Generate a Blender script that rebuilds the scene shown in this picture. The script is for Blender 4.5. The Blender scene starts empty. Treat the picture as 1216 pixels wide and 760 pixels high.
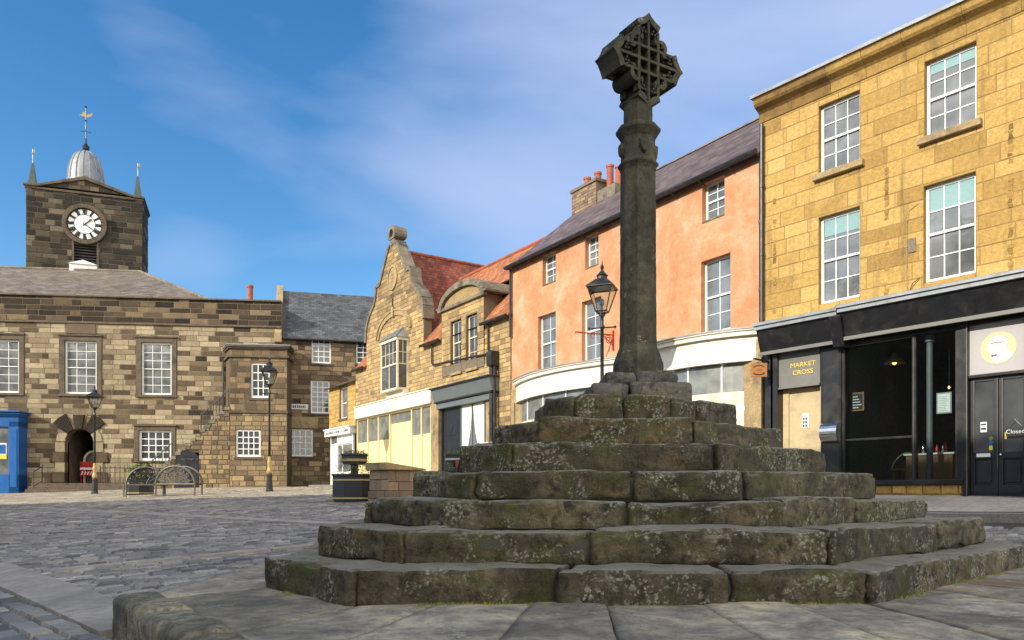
import bpy, bmesh, math, random
from mathutils import Vector, noise
random.seed(7)
R = math.radians
S = bpy.context.scene
COL = S.collection
F = 900.0; CX = 608.0; HY = 585.0           # survey constants used to size the facades
rnd = random.random
def ru(a, b): return a + (b-a)*random.random()
def nz(x, y, z=0.0, s=1.0): return noise.noise(Vector((x*s, y*s, z*s)))

# ------------------------------------------------------------------ ground
def plane_z(x, y):
    return -1.0023 + 0.03127*x + 0.04468*y
def sm(a, b, k):                             # smooth minimum
    h = max(0.0, min(1.0, 0.5+0.5*(b-a)/k)); return b*(1-h)+a*h-k*h*(1-h)
def g(x, y):
    x = max(-45, min(25, x)); y = max(-20, min(60, y))
    z = plane_z(x, y)
    z = sm(z, 0.30, .15)
    r = math.hypot(x-1.33, y-8)
    if x > -1.0:
        w = min(1, (x+1.0)/2.0)
        z2 = sm(z, -.66+.13*max(0, r-4.9), .08)
        z = z*(1-w)+z2*w
    return z

# ------------------------------------------------------------------ mesh builder
class MB:
    def __init__(s): s.v=[]; s.f=[]; s.m=[]; s.c=[]
    def face(s, pts, mi=0, c=(.5,.5,.5)):
        n=len(s.v); s.v += [tuple(p) for p in pts]; s.f.append(tuple(range(n,n+len(pts)))); s.m.append(mi); s.c.append(c)
    def idx(s, verts, faces, mi=0, c=(.5,.5,.5)):
        n=len(s.v); s.v += [tuple(p) for p in verts]
        for f in faces: s.f.append(tuple(i+n for i in f)); s.m.append(mi); s.c.append(c)
    def box(s, x0,x1,y0,y1,z0,z1, mi=0, c=(.5,.5,.5)):
        v=[(x0,y0,z0),(x1,y0,z0),(x1,y1,z0),(x0,y1,z0),(x0,y0,z1),(x1,y0,z1),(x1,y1,z1),(x0,y1,z1)]
        s.idx(v,[(0,3,2,1),(4,5,6,7),(0,1,5,4),(1,2,6,5),(2,3,7,6),(3,0,4,7)],mi,c)
    def prism(s, poly, z0, z1, mi=0, c=(.5,.5,.5)):      # poly in xy (ccw)
        n=len(poly); v=[(x,y,z0) for x,y in poly]+[(x,y,z1) for x,y in poly]
        f=[tuple(range(n-1,-1,-1)), tuple(range(n,2*n))]+[(i,(i+1)%n,(i+1)%n+n,i+n) for i in range(n)]
        s.idx(v,f,mi,c)
    def prism_y(s, poly, y0, y1, mi=0, c=(.5,.5,.5)):    # poly in xz, extruded along y
        n=len(poly); v=[(x,y0,z) for x,z in poly]+[(x,y1,z) for x,z in poly]
        f=[tuple(range(n)), tuple(range(2*n-1,n-1,-1))]+[(i,i+n,(i+1)%n+n,(i+1)%n) for i in range(n)]
        s.idx(v,f,mi,c)
    def prism_x(s, poly, x0, x1, mi=0, c=(.5,.5,.5)):    # poly in yz, extruded along x
        n=len(poly); v=[(x0,y,z) for y,z in poly]+[(x1,y,z) for y,z in poly]
        f=[tuple(range(n)), tuple(range(2*n-1,n-1,-1))]+[(i,i+n,(i+1)%n+n,(i+1)%n) for i in range(n)]
        s.idx(v,f,mi,c)
    def cyl(s, p0, p1, r0, r1=None, n=12, mi=0, c=(.5,.5,.5), caps=True, ph=0.0):
        r1 = r0 if r1 is None else r1
        p0=Vector(p0); p1=Vector(p1); d=(p1-p0).normalized()
        a=Vector((0,0,1)) if abs(d.z)<.9 else Vector((1,0,0))
        u=d.cross(a).normalized(); w=d.cross(u)
        v=[]
        for (p,r) in ((p0,r0),(p1,r1)):
            for i in range(n):
                t=2*math.pi*i/n+ph; v.append(p+u*(r*math.cos(t))+w*(r*math.sin(t)))
        f=[(i,(i+1)%n,(i+1)%n+n,i+n) for i in range(n)]
        if caps: f += [tuple(range(n-1,-1,-1)), tuple(range(n,2*n))]
        s.idx(v,f,mi,c)
    def tube(s, pts, r, n=6, mi=0, c=(.5,.5,.5)):
        for a,b in zip(pts,pts[1:]): s.cyl(a,b,r,r,n,mi,c)
    def lathe(s, prof, cx=0, cy=0, n=16, mi=0, c=(.5,.5,.5), ph=0.0, sx=1, sy=1):
        v=[]
        for r,z in prof:
            for i in range(n):
                t=2*math.pi*i/n+ph; v.append((cx+r*sx*math.cos(t), cy+r*sy*math.sin(t), z))
        f=[]
        for k in range(len(prof)-1):
            for i in range(n):
                f.append((k*n+i, k*n+(i+1)%n, (k+1)*n+(i+1)%n, (k+1)*n+i))
        f.append(tuple(range(n-1,-1,-1))); m=(len(prof)-1)*n; f.append(tuple(range(m,m+n)))
        s.idx(v,f,mi,c)
    def build(s, name, mats, parent=None, smooth=False, bevel=0, seg=2, col=False, loc=None):
        me=bpy.data.meshes.new(name)
        me.from_pydata(s.v,[],s.f)
        if not isinstance(mats,(list,tuple)): mats=[mats]
        for m in mats: me.materials.append(m)
        me.polygons.foreach_set('material_index', s.m)
        if col:
            a=me.attributes.new('Col','FLOAT_COLOR','FACE')
            flat=[]
            for c in s.c: flat += [c[0],c[1],c[2],1.0]
            a.data.foreach_set('color', flat)
        if smooth: me.polygons.foreach_set('use_smooth',[True]*len(me.polygons))
        me.update(); me.validate()
        o=bpy.data.objects.new(name, me); COL.objects.link(o)
        if parent: o.parent=parent
        if loc: o.location=loc
        if bevel:
            b=o.modifiers.new('Bevel','BEVEL'); b.width=bevel; b.segments=seg; b.limit_method='ANGLE'; b.angle_limit=R(40)
        return o

def tag(o, label, cat, group=None, kind=None):
    if label: o['label']=label
    if cat: o['category']=cat
    if group: o['group']=group
    if kind: o['kind']=kind
    return o
def thing(name, label, cat, loc=(0,0,0), rz=0, group=None):
    o=bpy.data.objects.new(name,None); COL.objects.link(o); o.location=loc; o.rotation_euler=(0,0,rz)
    o.empty_display_size=.3
    return tag(o,label,cat,group)
def children(o): return [c for c in bpy.data.objects if c.parent==o]
def copy_tree(o, parent=None):
    kids=children(o)
    c=o.copy(); COL.objects.link(c); c.parent=parent
    for k in kids: copy_tree(k,c)
    return c
def text_mesh(name, body, size, mat, parent, x, y, z, extrude=.006, align='CENTER', flat=False, sx=1.0, fn=None):
    cu=bpy.data.curves.new(name,'FONT'); cu.body=body; cu.size=size; cu.extrude=extrude; cu.align_x=align; cu.align_y='CENTER'
    cu.resolution_u=3
    t=bpy.data.objects.new(name,cu); COL.objects.link(t)
    dg=bpy.context.evaluated_depsgraph_get()
    me=bpy.data.meshes.new_from_object(t.evaluated_get(dg))
    bpy.data.objects.remove(t)
    for v in me.vertices:
        px,py,pz=v.co; q=(x+px*sx, y-pz, z+py)
        v.co = fn(*q) if fn else q
    me.materials.clear(); me.materials.append(mat); me.name=name
    o=bpy.data.objects.new(name,me); COL.objects.link(o); o.parent=parent
    return o

# ------------------------------------------------------------------ materials
def newmat(name):
    m=bpy.data.materials.new(name); m.use_nodes=True; nt=m.node_tree; nt.nodes.clear()
    out=nt.nodes.new('ShaderNodeOutputMaterial'); b=nt.nodes.new('ShaderNodeBsdfPrincipled')
    nt.links.new(b.outputs[0],out.inputs[0])
    return m,nt,b
def N(nt,t,**kw):
    n=nt.nodes.new(t)
    for k,v in kw.items():
        if k.startswith('i_'):
            key=k[2:]; key=int(key) if key.isdigit() else key.replace('_',' ')
            n.inputs[key].default_value=v
        else: setattr(n,k,v)
    return n
def L(nt,a,b): nt.links.new(a,b)
def noisen(nt, vec, scale, detail=6, rough=.6, dist=0):
    n=N(nt,'ShaderNodeTexNoise'); n.inputs['Scale'].default_value=scale; n.inputs['Detail'].default_value=detail
    n.inputs['Roughness'].default_value=rough; n.inputs['Distortion'].default_value=dist
    if vec is not None: L(nt,vec,n.inputs['Vector'])
    return n
def ramp(nt, fac, stops, interp='LINEAR'):
    r=N(nt,'ShaderNodeValToRGB'); cr=r.color_ramp; cr.interpolation=interp
    while len(cr.elements)<len(stops): cr.elements.new(.5)
    for e,(p,c) in zip(cr.elements,stops):
        e.position=p; e.color=(c[0],c[1],c[2],1) if isinstance(c,(tuple,list)) else (c,c,c,1)
    L(nt,fac,r.inputs[0]); return r
def mix(nt, fac, a, b, mode='MIX'):
    m=N(nt,'ShaderNodeMix',data_type='RGBA',blend_type=mode)
    if isinstance(fac,(int,float)): m.inputs[0].default_value=fac
    else: L(nt,fac,m.inputs[0])
    for k,v in ((6,a),(7,b)):
        if isinstance(v,(tuple,list)): m.inputs[k].default_value=(v[0],v[1],v[2],1)
        else: L(nt,v,m.inputs[k])
    return m.outputs[2]
def bump(nt, b, h, strength=.4, dist=.02):
    n=N(nt,'ShaderNodeBump'); n.inputs['Strength'].default_value=strength; n.inputs['Distance'].default_value=dist
    L(nt,h,n.inputs['Height']); L(nt,n.outputs[0],b.inputs['Normal'])
def objco(nt): return N(nt,'ShaderNodeTexCoord').outputs['Object']
def smat(name, col, rough=.6, var=.15, scale=3, bmp=.1, metal=0, spec=.5, dirt=None):
    m,nt,b=newmat(name); co=objco(nt)
    n1=noisen(nt,co,scale,8,.65); n2=noisen(nt,co,scale*9,4,.6)
    f=N(nt,'ShaderNodeMath',operation='MULTIPLY'); L(nt,n1.outputs[0],f.inputs[0]); L(nt,n2.outputs[0],f.inputs[1])
    lo=tuple(c*(1-var) for c in col); hi=tuple(min(1,c*(1+var)) for c in col)
    r=ramp(nt,f.outputs[0],[(.12,lo),(.42,hi)])
    c=r.outputs[0]
    if dirt:
        d=noisen(nt,co,dirt[1],8,.7,.4); dr=ramp(nt,d.outputs[0],[(.5,0),(.68,1)])
        c=mix(nt,dr.outputs[0],c,dirt[0])
    L(nt,c,b.inputs['Base Color'])
    rr=ramp(nt,n1.outputs[0],[(.3,rough*.8),(.7,min(1,rough*1.15))]); L(nt,rr.outputs[0],b.inputs['Roughness'])
    b.inputs['Metallic'].default_value=metal; b.inputs['Specular IOR Level'].default_value=spec
    if bmp: bump(nt,b,n2.outputs[0],bmp,.01)
    return m
def stonemat(name, stops, mott=.35, soot=.0, sootcol=(.03,.027,.022), bmp=.5, sc=1.0, streak=0.0):
    m,nt,b=newmat(name); co=objco(nt)
    at=N(nt,'ShaderNodeAttribute',attribute_name='Col'); sep=N(nt,'ShaderNodeSeparateColor'); L(nt,at.outputs['Color'],sep.inputs[0])
    nA=noisen(nt,co,2.2*sc,8,.7,.3); nB=noisen(nt,co,14*sc,6,.7)
    a=N(nt,'ShaderNodeMath',operation='MULTIPLY_ADD'); a.inputs[1].default_value=mott; L(nt,nA.outputs[0],a.inputs[0]); L(nt,sep.outputs[0],a.inputs[2])
    s2=N(nt,'ShaderNodeMath',operation='SUBTRACT'); L(nt,a.outputs[0],s2.inputs[0]); s2.inputs[1].default_value=mott*.5
    r=ramp(nt,s2.outputs[0],stops)
    v=ramp(nt,nB.outputs[0],[(.3,.72),(.7,1.22)])
    c=mix(nt,1.0,r.outputs[0],v.outputs[0],'MULTIPLY')
    if soot>0:
        d=noisen(nt,co,.5,8,.75,.6); dr=ramp(nt,d.outputs[0],[(.62-soot*.3,0),(.78-soot*.2,.85)])
        c=mix(nt,dr.outputs[0],c,sootcol)
    if streak>0:
        mp=N(nt,'ShaderNodeMapping'); mp.inputs['Scale'].default_value=(3,3,.25); L(nt,co,mp.inputs[0])
        d=noisen(nt,mp.outputs[0],1.2,6,.7); dr=ramp(nt,d.outputs[0],[(.55,0),(.75,streak)])
        c=mix(nt,dr.outputs[0],c,(.06,.05,.03))
    L(nt,c,b.inputs['Base Color']); b.inputs['Roughness'].default_value=.92; b.inputs['Specular IOR Level'].default_value=.25
    nC=noisen(nt,co,30*sc,6,.7); bump(nt,b,nC.outputs[0],bmp,.02)
    return m
def glassmat(name, col=(.02,.022,.025), rough=.04, wav=.03, sc=1.5):
    m,nt,b=newmat(name); co=objco(nt)
    n=noisen(nt,co,sc,3,.5)
    r=ramp(nt,n.outputs[0],[(.3,tuple(c*.6 for c in col)),(.7,tuple(c*1.4 for c in col))])
    L(nt,r.outputs[0],b.inputs['Base Color'])
    b.inputs['Roughness'].default_value=rough; b.inputs['Specular IOR Level'].default_value=.9
    b.inputs['Coat Weight'].default_value=.35; b.inputs['Coat Roughness'].default_value=.03
    bump(nt,b,n.outputs[0],wav,.3)
    return m
def clearglass(name, tint=(.85,.9,.9)):
    m=bpy.data.materials.new(name); m.use_nodes=True; nt=m.node_tree; nt.nodes.clear()
    out=nt.nodes.new('ShaderNodeOutputMaterial'); tr=N(nt,'ShaderNodeBsdfTransparent'); gl=N(nt,'ShaderNodeBsdfGlossy')
    tr.inputs[0].default_value=(*tint,1); gl.inputs['Roughness'].default_value=.02
    fr=N(nt,'ShaderNodeFresnel'); fr.inputs[0].default_value=1.5; mx=N(nt,'ShaderNodeMixShader')
    co=objco(nt); n=noisen(nt,co,1.3,2,.5); bp=N(nt,'ShaderNodeBump'); bp.inputs['Strength'].default_value=.04; bp.inputs['Distance'].default_value=.2
    L(nt,n.outputs[0],bp.inputs['Height']); L(nt,bp.outputs[0],gl.inputs['Normal'])
    L(nt,fr.outputs[0],mx.inputs[0]); L(nt,tr.outputs[0],mx.inputs[1]); L(nt,gl.outputs[0],mx.inputs[2]); L(nt,mx.outputs[0],out.inputs[0])
    return m

M={}
M['town']=stonemat('Town Hall Stone',[(0,(.018,.015,.012)),(.25,(.07,.05,.033)),(.5,(.17,.125,.075)),(.75,(.31,.25,.16)),(1,(.46,.38,.255))],.32,.16,bmp=.6,streak=.55)
M['tower']=stonemat('Tower Stone',[(0,(.02,.018,.014)),(.4,(.045,.037,.027)),(.75,(.11,.09,.06)),(1,(.22,.18,.12))],.3,.3,bmp=.5)
M['wing']=stonemat('Wing Stone',[(0,(.045,.033,.024)),(.3,(.13,.092,.058)),(.6,(.25,.18,.10)),(1,(.45,.33,.17))],.35,.12,bmp=.6)
M['gable']=stonemat('Gable Stone',[(0,(.09,.065,.04)),(.4,(.28,.195,.10)),(.7,(.46,.32,.145)),(1,(.58,.41,.17))],.34,.16,(.07,.055,.04),bmp=.5,streak=.45)
M['gold']=stonemat('Golden Ashlar',[(0,(.15,.09,.035)),(.25,(.33,.205,.065)),(.55,(.45,.285,.088)),(1,(.56,.38,.14))],.5,.16,(.13,.085,.04),bmp=.7,streak=.65)
M['brickish']=stonemat('Pier Stone',[(0,(.14,.10,.07)),(.5,(.27,.19,.13)),(1,(.38,.28,.19))],.3,.05,bmp=.6,sc=2)
M['mortar']=smat('Mortar',(.17,.135,.09),.95,.25,6,.4)
M['mortar_d']=smat('Dark Mortar',(.09,.075,.055),.95,.25,6,.4)
M['mortar_y']=smat('Ochre Mortar',(.27,.175,.065),.95,.25,6,.4)
M['trim']=smat('Brown Stone Trim',(.12,.09,.06),.9,.5,2.5,.5,dirt=((.04,.033,.025),1.2))
M['trim_y']=smat('Ochre Stone Trim',(.36,.26,.13),.9,.35,2.5,.5,dirt=((.13,.10,.06),1.4))
M['trim_g']=smat('Grey Stone Coping',(.2,.17,.12),.9,.45,3,.5,dirt=((.06,.05,.04),1.6))
M['white']=smat('White Window Paint',(.78,.78,.75),.45,.06,6,.05)
M['cream']=smat('Cream Paint',(.74,.68,.52),.5,.08,3,.08,dirt=((.5,.42,.3),1.5))
M['cream_w']=smat('Creamy White Fascia',(.78,.73,.62),.55,.05,2,.06,dirt=((.66,.58,.44),.9))
M['ywin']=smat('Pale Yellow Board',(.74,.62,.32),.6,.08,2,.08)
M['glass']=glassmat('Window Glass',(.07,.075,.08))
M['glass_l']=glassmat('Pale Window Glass',(.15,.16,.16),.06,.05,2)
M['frost']=glassmat('Frosted Glass',(.16,.17,.16),.35,.02,3)
M['blind']=smat('Turquoise Blind',(.20,.35,.36),.6,.08,2,0)
M['clear']=clearglass('Clear Shop Glass')
M['black']=smat('Black Gloss Paint',(.012,.012,.014),.35,.3,5,.08,spec=.5,dirt=((.035,.033,.03),2.5))
M['black_m']=smat('Black Matt Paint',(.018,.018,.018),.6,.25,5,.1,dirt=((.04,.038,.035),1.5))
M['iron']=smat('Black Cast Iron',(.015,.015,.016),.42,.3,8,.15,dirt=((.05,.045,.04),4))
M['grey_p']=smat('Grey Green Paint',(.16,.155,.135),.5,.1,3,.06)
M['slateblue']=smat('Grey Fascia Paint',(.13,.15,.16),.5,.12,3,.06)
M['navy']=smat('Dark Navy Paint',(.013,.015,.022),.45,.2,4,.05)
M['lead']=smat('Lead Sheet',(.27,.29,.31),.5,.2,3,.15,metal=.2,dirt=((.16,.16,.15),2))
M['bluepaint']=smat('Bright Blue Paint',(.008,.10,.34),.4,.1,3,.05,dirt=((.01,.08,.25),1.5))
M['goldp']=smat('Gold Paint',(.42,.31,.10),.4,.1,5,0)
M['yel']=smat('Yellow Lettering Paint',(.75,.55,.05),.5,.05,5,0)
M['red']=smat('Red Painted Iron',(.45,.02,.02),.45,.15,6,.05)
M['beige']=smat('Beige Boarding',(.50,.39,.22),.6,.08,2,.05,dirt=((.36,.27,.16),2))
M['silver']=smat('Brushed Steel',(.6,.6,.6),.25,.08,10,.02,metal=1)
M['paper']=smat('Pale Paper',(.7,.72,.7),.7,.05,8,0)
M['terracotta']=smat('Terracotta',(.36,.10,.05),.8,.3,5,.2,dirt=((.12,.06,.05),3))
M['greenlead']=smat('Verdigris Copper',(.06,.08,.065),.6,.4,6,.2,dirt=((.03,.05,.04),3))
M['benchmetal']=smat('Weathered Bench Metal',(.13,.118,.095),.5,.3,6,.2,metal=.3)
M['curtain']=smat('White Net Curtain',(.72,.70,.64),.8,.1,5,.1)
M['soil']=smat('Potting Soil',(.03,.02,.012),.95,.3,20,.5)
M['dark']=smat('Dark Void',(.01,.01,.01),.9,.1,2,0)
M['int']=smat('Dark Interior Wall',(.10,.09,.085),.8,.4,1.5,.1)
M['wood']=smat('Brown Wood',(.22,.11,.045),.5,.3,5,.1)
M['signwood']=smat('Varnished Sign Wood',(.35,.14,.035),.45,.2,5,.1)

def leafmat(name,c1,c2):
    m,nt,b=newmat(name); co=objco(nt); n=noisen(nt,co,25,3,.6)
    r=ramp(nt,n.outputs[0],[(.35,c1),(.65,c2)]); L(nt,r.outputs[0],b.inputs['Base Color']); b.inputs['Roughness'].default_value=.6
    return m
M['leaf']=leafmat('Green Leaf',(.03,.07,.015),(.09,.15,.03))
M['leafy']=leafmat('Yellow Green Leaf',(.12,.18,.02),(.35,.40,.04))
M['petal']=leafmat('Cream Petal',(.6,.55,.3),(.7,.7,.6))

# roof tiles: courses from a wave + brick pattern in object space of slope
def tilemat(name, c1, c2, c3, tw=.2, th=.16, soot=None):
    m,nt,b=newmat(name)
    uv=N(nt,'ShaderNodeUVMap'); uv.uv_map='tiles'
    br=N(nt,'ShaderNodeTexBrick'); br.offset=.5; L(nt,uv.outputs[0],br.inputs['Vector'])
    br.inputs['Scale'].default_value=1; br.inputs['Brick Width'].default_value=tw; br.inputs['Row Height'].default_value=th
    br.inputs['Mortar Size'].default_value=.008; br.inputs['Mortar Smooth'].default_value=.3; br.inputs['Bias'].default_value=0
    br.inputs['Color1'].default_value=(0,0,0,1); br.inputs['Color2'].default_value=(1,1,1,1); br.inputs['Mortar'].default_value=(0,0,0,1)
    r=ramp(nt,br.outputs['Color'],[(0,c1),(.5,c2),(1,c3)])
    c=mix(nt,br.outputs['Fac'],r.outputs[0],tuple(x*.35 for x in c1))
    co=objco(nt); n=noisen(nt,co,1.2,8,.7); v=ramp(nt,n.outputs[0],[(.3,.7),(.7,1.25)]); c=mix(nt,1,c,v.outputs[0],'MULTIPLY')
    if soot:
        d=noisen(nt,co,3,6,.7); dr=ramp(nt,d.outputs[0],[(.55,0),(.7,.7)]); c=mix(nt,dr.outputs[0],c,soot)
    L(nt,c,b.inputs['Base Color']); b.inputs['Roughness'].default_value=.85
    sx=N(nt,'ShaderNodeSeparateXYZ'); L(nt,uv.outputs[0],sx.inputs[0])
    md=N(nt,'ShaderNodeMath',operation='MODULO'); L(nt,sx.outputs[1],md.inputs[0]); md.inputs[1].default_value=th
    dv=N(nt,'ShaderNodeMath',operation='DIVIDE'); L(nt,md.outputs[0],dv.inputs[0]); dv.inputs[1].default_value=-th
    bump(nt,b,dv.outputs[0],.8,.03)
    return m
M['slate_p']=tilemat('Purple Grey Slate',(.07,.05,.055),(.11,.08,.085),(.15,.115,.11),.3,.2)
M['slate_g']=tilemat('Blue Grey Slate',(.045,.05,.055),(.075,.08,.085),(.11,.115,.12),.3,.2)
M['slate_b']=tilemat('Brown Stone Slate',(.11,.085,.07),(.16,.13,.105),(.2,.17,.14),.35,.22,(.08,.07,.055))
M['tile_r']=tilemat('Dark Red Tile',(.13,.03,.02),(.19,.045,.026),(.26,.075,.04),.2,.17,(.09,.04,.03))
M['tile_o']=tilemat('Orange Tile',(.28,.09,.035),(.38,.135,.05),(.48,.20,.08),.2,.17,(.16,.08,.05))

def plaster():
    m,nt,b=newmat('Orange Limewash'); co=objco(nt)
    n1=noisen(nt,co,1.0,12,.72,.3); n2=noisen(nt,co,4.5,10,.75,.4); n3=noisen(nt,co,26,6,.7)
    r=ramp(nt,n1.outputs[0],[(.34,(.46,.20,.095)),(.5,(.55,.275,.145)),(.64,(.62,.38,.24))])
    w=ramp(nt,n2.outputs[0],[(.52,0),(.72,.6)]); c=mix(nt,w.outputs[0],r.outputs[0],(.64,.42,.28))
    v=ramp(nt,n3.outputs[0],[(.3,.88),(.7,1.08)]); c=mix(nt,1,c,v.outputs[0],'MULTIPLY')
    mp=N(nt,'ShaderNodeMapping'); mp.inputs['Scale'].default_value=(2,2,.3); L(nt,co,mp.inputs[0])
    d=noisen(nt,mp.outputs[0],1,7,.7); dr=ramp(nt,d.outputs[0],[(.56,0),(.75,.5)]); c=mix(nt,dr.outputs[0],c,(.40,.18,.10))
    L(nt,c,b.inputs['Base Color']); b.inputs['Roughness'].default_value=.93; b.inputs['Specular IOR Level'].default_value=.2
    bump(nt,b,n2.outputs[0],.35,.05)
    return m
M['plaster']=plaster()

def crossmat(name, base, lich=.5, moss=.5, gritty=.8, blot=.8, tread=None):
    m,nt,b=newmat(name); co=objco(nt)
    at=N(nt,'ShaderNodeAttribute',attribute_name='Col'); sep=N(nt,'ShaderNodeSeparateColor'); L(nt,at.outputs['Color'],sep.inputs[0])
    n1=noisen(nt,co,2.1,10,.72,.5); n2=noisen(nt,co,11,8,.75,.3); n3=noisen(nt,co,55,6,.7)
    k=1.0
    r=ramp(nt,n1.outputs[0],[(.32,tuple(x*.35 for x in base)),(.5,tuple(x*.85 for x in base)),(.66,(base[0]*1.6,base[1]*1.5,base[2]*1.25))])
    c=r.outputs[0]
    tv=N(nt,'ShaderNodeMapRange'); L(nt,sep.outputs[0],tv.inputs[0]); tv.inputs[3].default_value=.75; tv.inputs[4].default_value=1.35
    c=mix(nt,1,c,tv.outputs[0],'MULTIPLY')
    # ochre iron staining on some stones
    g2=ramp(nt,sep.outputs[1],[(.7,0),(.95,.75)]); st=ramp(nt,noisen(nt,co,3.5,6,.7,.5).outputs[0],[(.42,0),(.6,1)])
    mm=N(nt,'ShaderNodeMath',operation='MULTIPLY'); L(nt,g2.outputs[0],mm.inputs[0]); L(nt,st.outputs[0],mm.inputs[1])
    c=mix(nt,mm.outputs[0],c,(.20,.125,.045))
    # dark soot blotches
    d=ramp(nt,n2.outputs[0],[(.47,0),(.60,blot)]); c=mix(nt,d.outputs[0],c,tuple(x*.27 for x in base))
    if tread:      # sky light painted into upward faces; foot wear pales the treads too
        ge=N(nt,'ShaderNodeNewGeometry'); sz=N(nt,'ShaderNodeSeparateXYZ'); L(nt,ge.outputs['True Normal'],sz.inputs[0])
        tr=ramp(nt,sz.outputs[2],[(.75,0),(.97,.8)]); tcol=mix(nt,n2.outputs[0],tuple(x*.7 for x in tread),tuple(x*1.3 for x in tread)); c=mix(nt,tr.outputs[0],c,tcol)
    # moss
    mo=noisen(nt,co,2.6,9,.75,.8); ms=ramp(nt,mo.outputs[0],[(.66-.22*moss,0),(.78-.2*moss,.95)])
    mf=ramp(nt,n3.outputs[0],[(.35,.25),(.6,1)]); mk=N(nt,'ShaderNodeMath',operation='MULTIPLY'); L(nt,ms.outputs[0],mk.inputs[0]); L(nt,mf.outputs[0],mk.inputs[1])
    mc=ramp(nt,n2.outputs[0],[(.35,(.04,.055,.012)),(.6,(.12,.135,.025))]); c=mix(nt,mk.outputs[0],c,mc.outputs[0])
    # pale lichen: crisp little discs and crusts
    vo=N(nt,'ShaderNodeTexVoronoi',feature='F1'); vo.inputs['Scale'].default_value=17; vo.inputs['Randomness'].default_value=1
    wv=N(nt,'ShaderNodeVectorMath',operation='ADD'); L(nt,co,wv.inputs[0])
    nn=noisen(nt,co,24,3,.6); sc_=N(nt,'ShaderNodeVectorMath',operation='SCALE'); L(nt,nn.outputs['Color'],sc_.inputs[0]); sc_.inputs['Scale'].default_value=.05; L(nt,sc_.outputs[0],wv.inputs[1])
    L(nt,wv.outputs[0],vo.inputs['Vector'])
    vo2=N(nt,'ShaderNodeTexVoronoi',feature='F1'); vo2.inputs['Scale'].default_value=38; L(nt,wv.outputs[0],vo2.inputs['Vector'])
    d1_=ramp(nt,vo.outputs['Distance'],[(.24,1),(.36,0)]); d2_=ramp(nt,vo2.outputs['Distance'],[(.3,1),(.45,0)])
    disc=N(nt,'ShaderNodeMath',operation='MAXIMUM'); L(nt,d1_.outputs[0],disc.inputs[0]); L(nt,d2_.outputs[0],disc.inputs[1])
    reg=ramp(nt,noisen(nt,co,2.8,5,.65,.6).outputs[0],[(.60-.13*lich,0),(.67-.12*lich,1)])
    fine=ramp(nt,n3.outputs[0],[(.4,.15),(.6,1)])
    a=N(nt,'ShaderNodeMath',operation='MULTIPLY'); L(nt,disc.outputs[0],a.inputs[0]); L(nt,reg.outputs[0],a.inputs[1])
    a2=N(nt,'ShaderNodeMath',operation='MULTIPLY'); L(nt,a.outputs[0],a2.inputs[0]); L(nt,fine.outputs[0],a2.inputs[1])
    a3=N(nt,'ShaderNodeMath',operation='MULTIPLY'); L(nt,a2.outputs[0],a3.inputs[0]); a3.inputs[1].default_value=.85
    c=mix(nt,a3.outputs[0],c,(.46,.47,.39))
    L(nt,c,b.inputs['Base Color']); b.inputs['Roughness'].default_value=.9; b.inputs['Specular IOR Level'].default_value=.3
    h=N(nt,'ShaderNodeMath',operation='MULTIPLY_ADD'); L(nt,n3.outputs[0],h.inputs[0]); h.inputs[1].default_value=.5; L(nt,n2.outputs[0],h.inputs[2])
    bump(nt,b,h.outputs[0],gritty,.03)
    return m
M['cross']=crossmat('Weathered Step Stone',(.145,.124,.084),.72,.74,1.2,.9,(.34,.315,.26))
M['shaft']=crossmat('Sooty Shaft Stone',(.105,.097,.068),.1,.4,.6,.5)
M['plinth']=crossmat('Plinth Stone',(.17,.16,.14),.3,.1)
M['slab']=crossmat('Apron Slab Stone',(.32,.29,.235),.4,.25,.6,.45)
M['slab_m']=crossmat('Mossy Kerb Stone',(.25,.235,.18),.6,.62,.8)
M['flag']=smat('Sandstone Flag',(.36,.325,.285),.85,.3,1.6,.35,dirt=((.22,.205,.18),.9))
M['kerb']=smat('Kerb Stone',(.2,.185,.165),.85,.35,3,.4)
M['joint']=smat('Joint Dirt',(.06,.055,.045),.95,.5,14,.5,dirt=((.045,.065,.02),2.5))
M['ground']=smat('Ground Gravel',(.05,.047,.042),.95,.35,3,.5)
def settmat(name, stops):
    m,nt,b=newmat(name); co=objco(nt)
    at=N(nt,'ShaderNodeAttribute',attribute_name='Col'); sep=N(nt,'ShaderNodeSeparateColor'); L(nt,at.outputs['Color'],sep.inputs[0])
    n=noisen(nt,co,30,6,.7); n2=noisen(nt,co,.35,4,.6)
    r=ramp(nt,sep.outputs[0],stops); v=ramp(nt,n.outputs[0],[(.3,.75),(.7,1.25)]); c=mix(nt,1,r.outputs[0],v.outputs[0],'MULTIPLY')
    v2=ramp(nt,n2.outputs[0],[(.35,.85),(.65,1.15)]); c=mix(nt,1,c,v2.outputs[0],'MULTIPLY')
    L(nt,c,b.inputs['Base Color']); b.inputs['Roughness'].default_value=.62; b.inputs['Specular IOR Level'].default_value=.45
    bump(nt,b,n.outputs[0],.8,.012)
    return m
M['sett']=settmat('Granite Setts',[(0,(.10,.097,.095)),(.5,(.25,.238,.225)),(.85,(.38,.355,.32)),(1,(.50,.46,.40))])
M['sett_s']=settmat('Sandy Setts',[(0,(.26,.225,.17)),(.5,(.40,.35,.27)),(1,(.52,.46,.36))])

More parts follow.
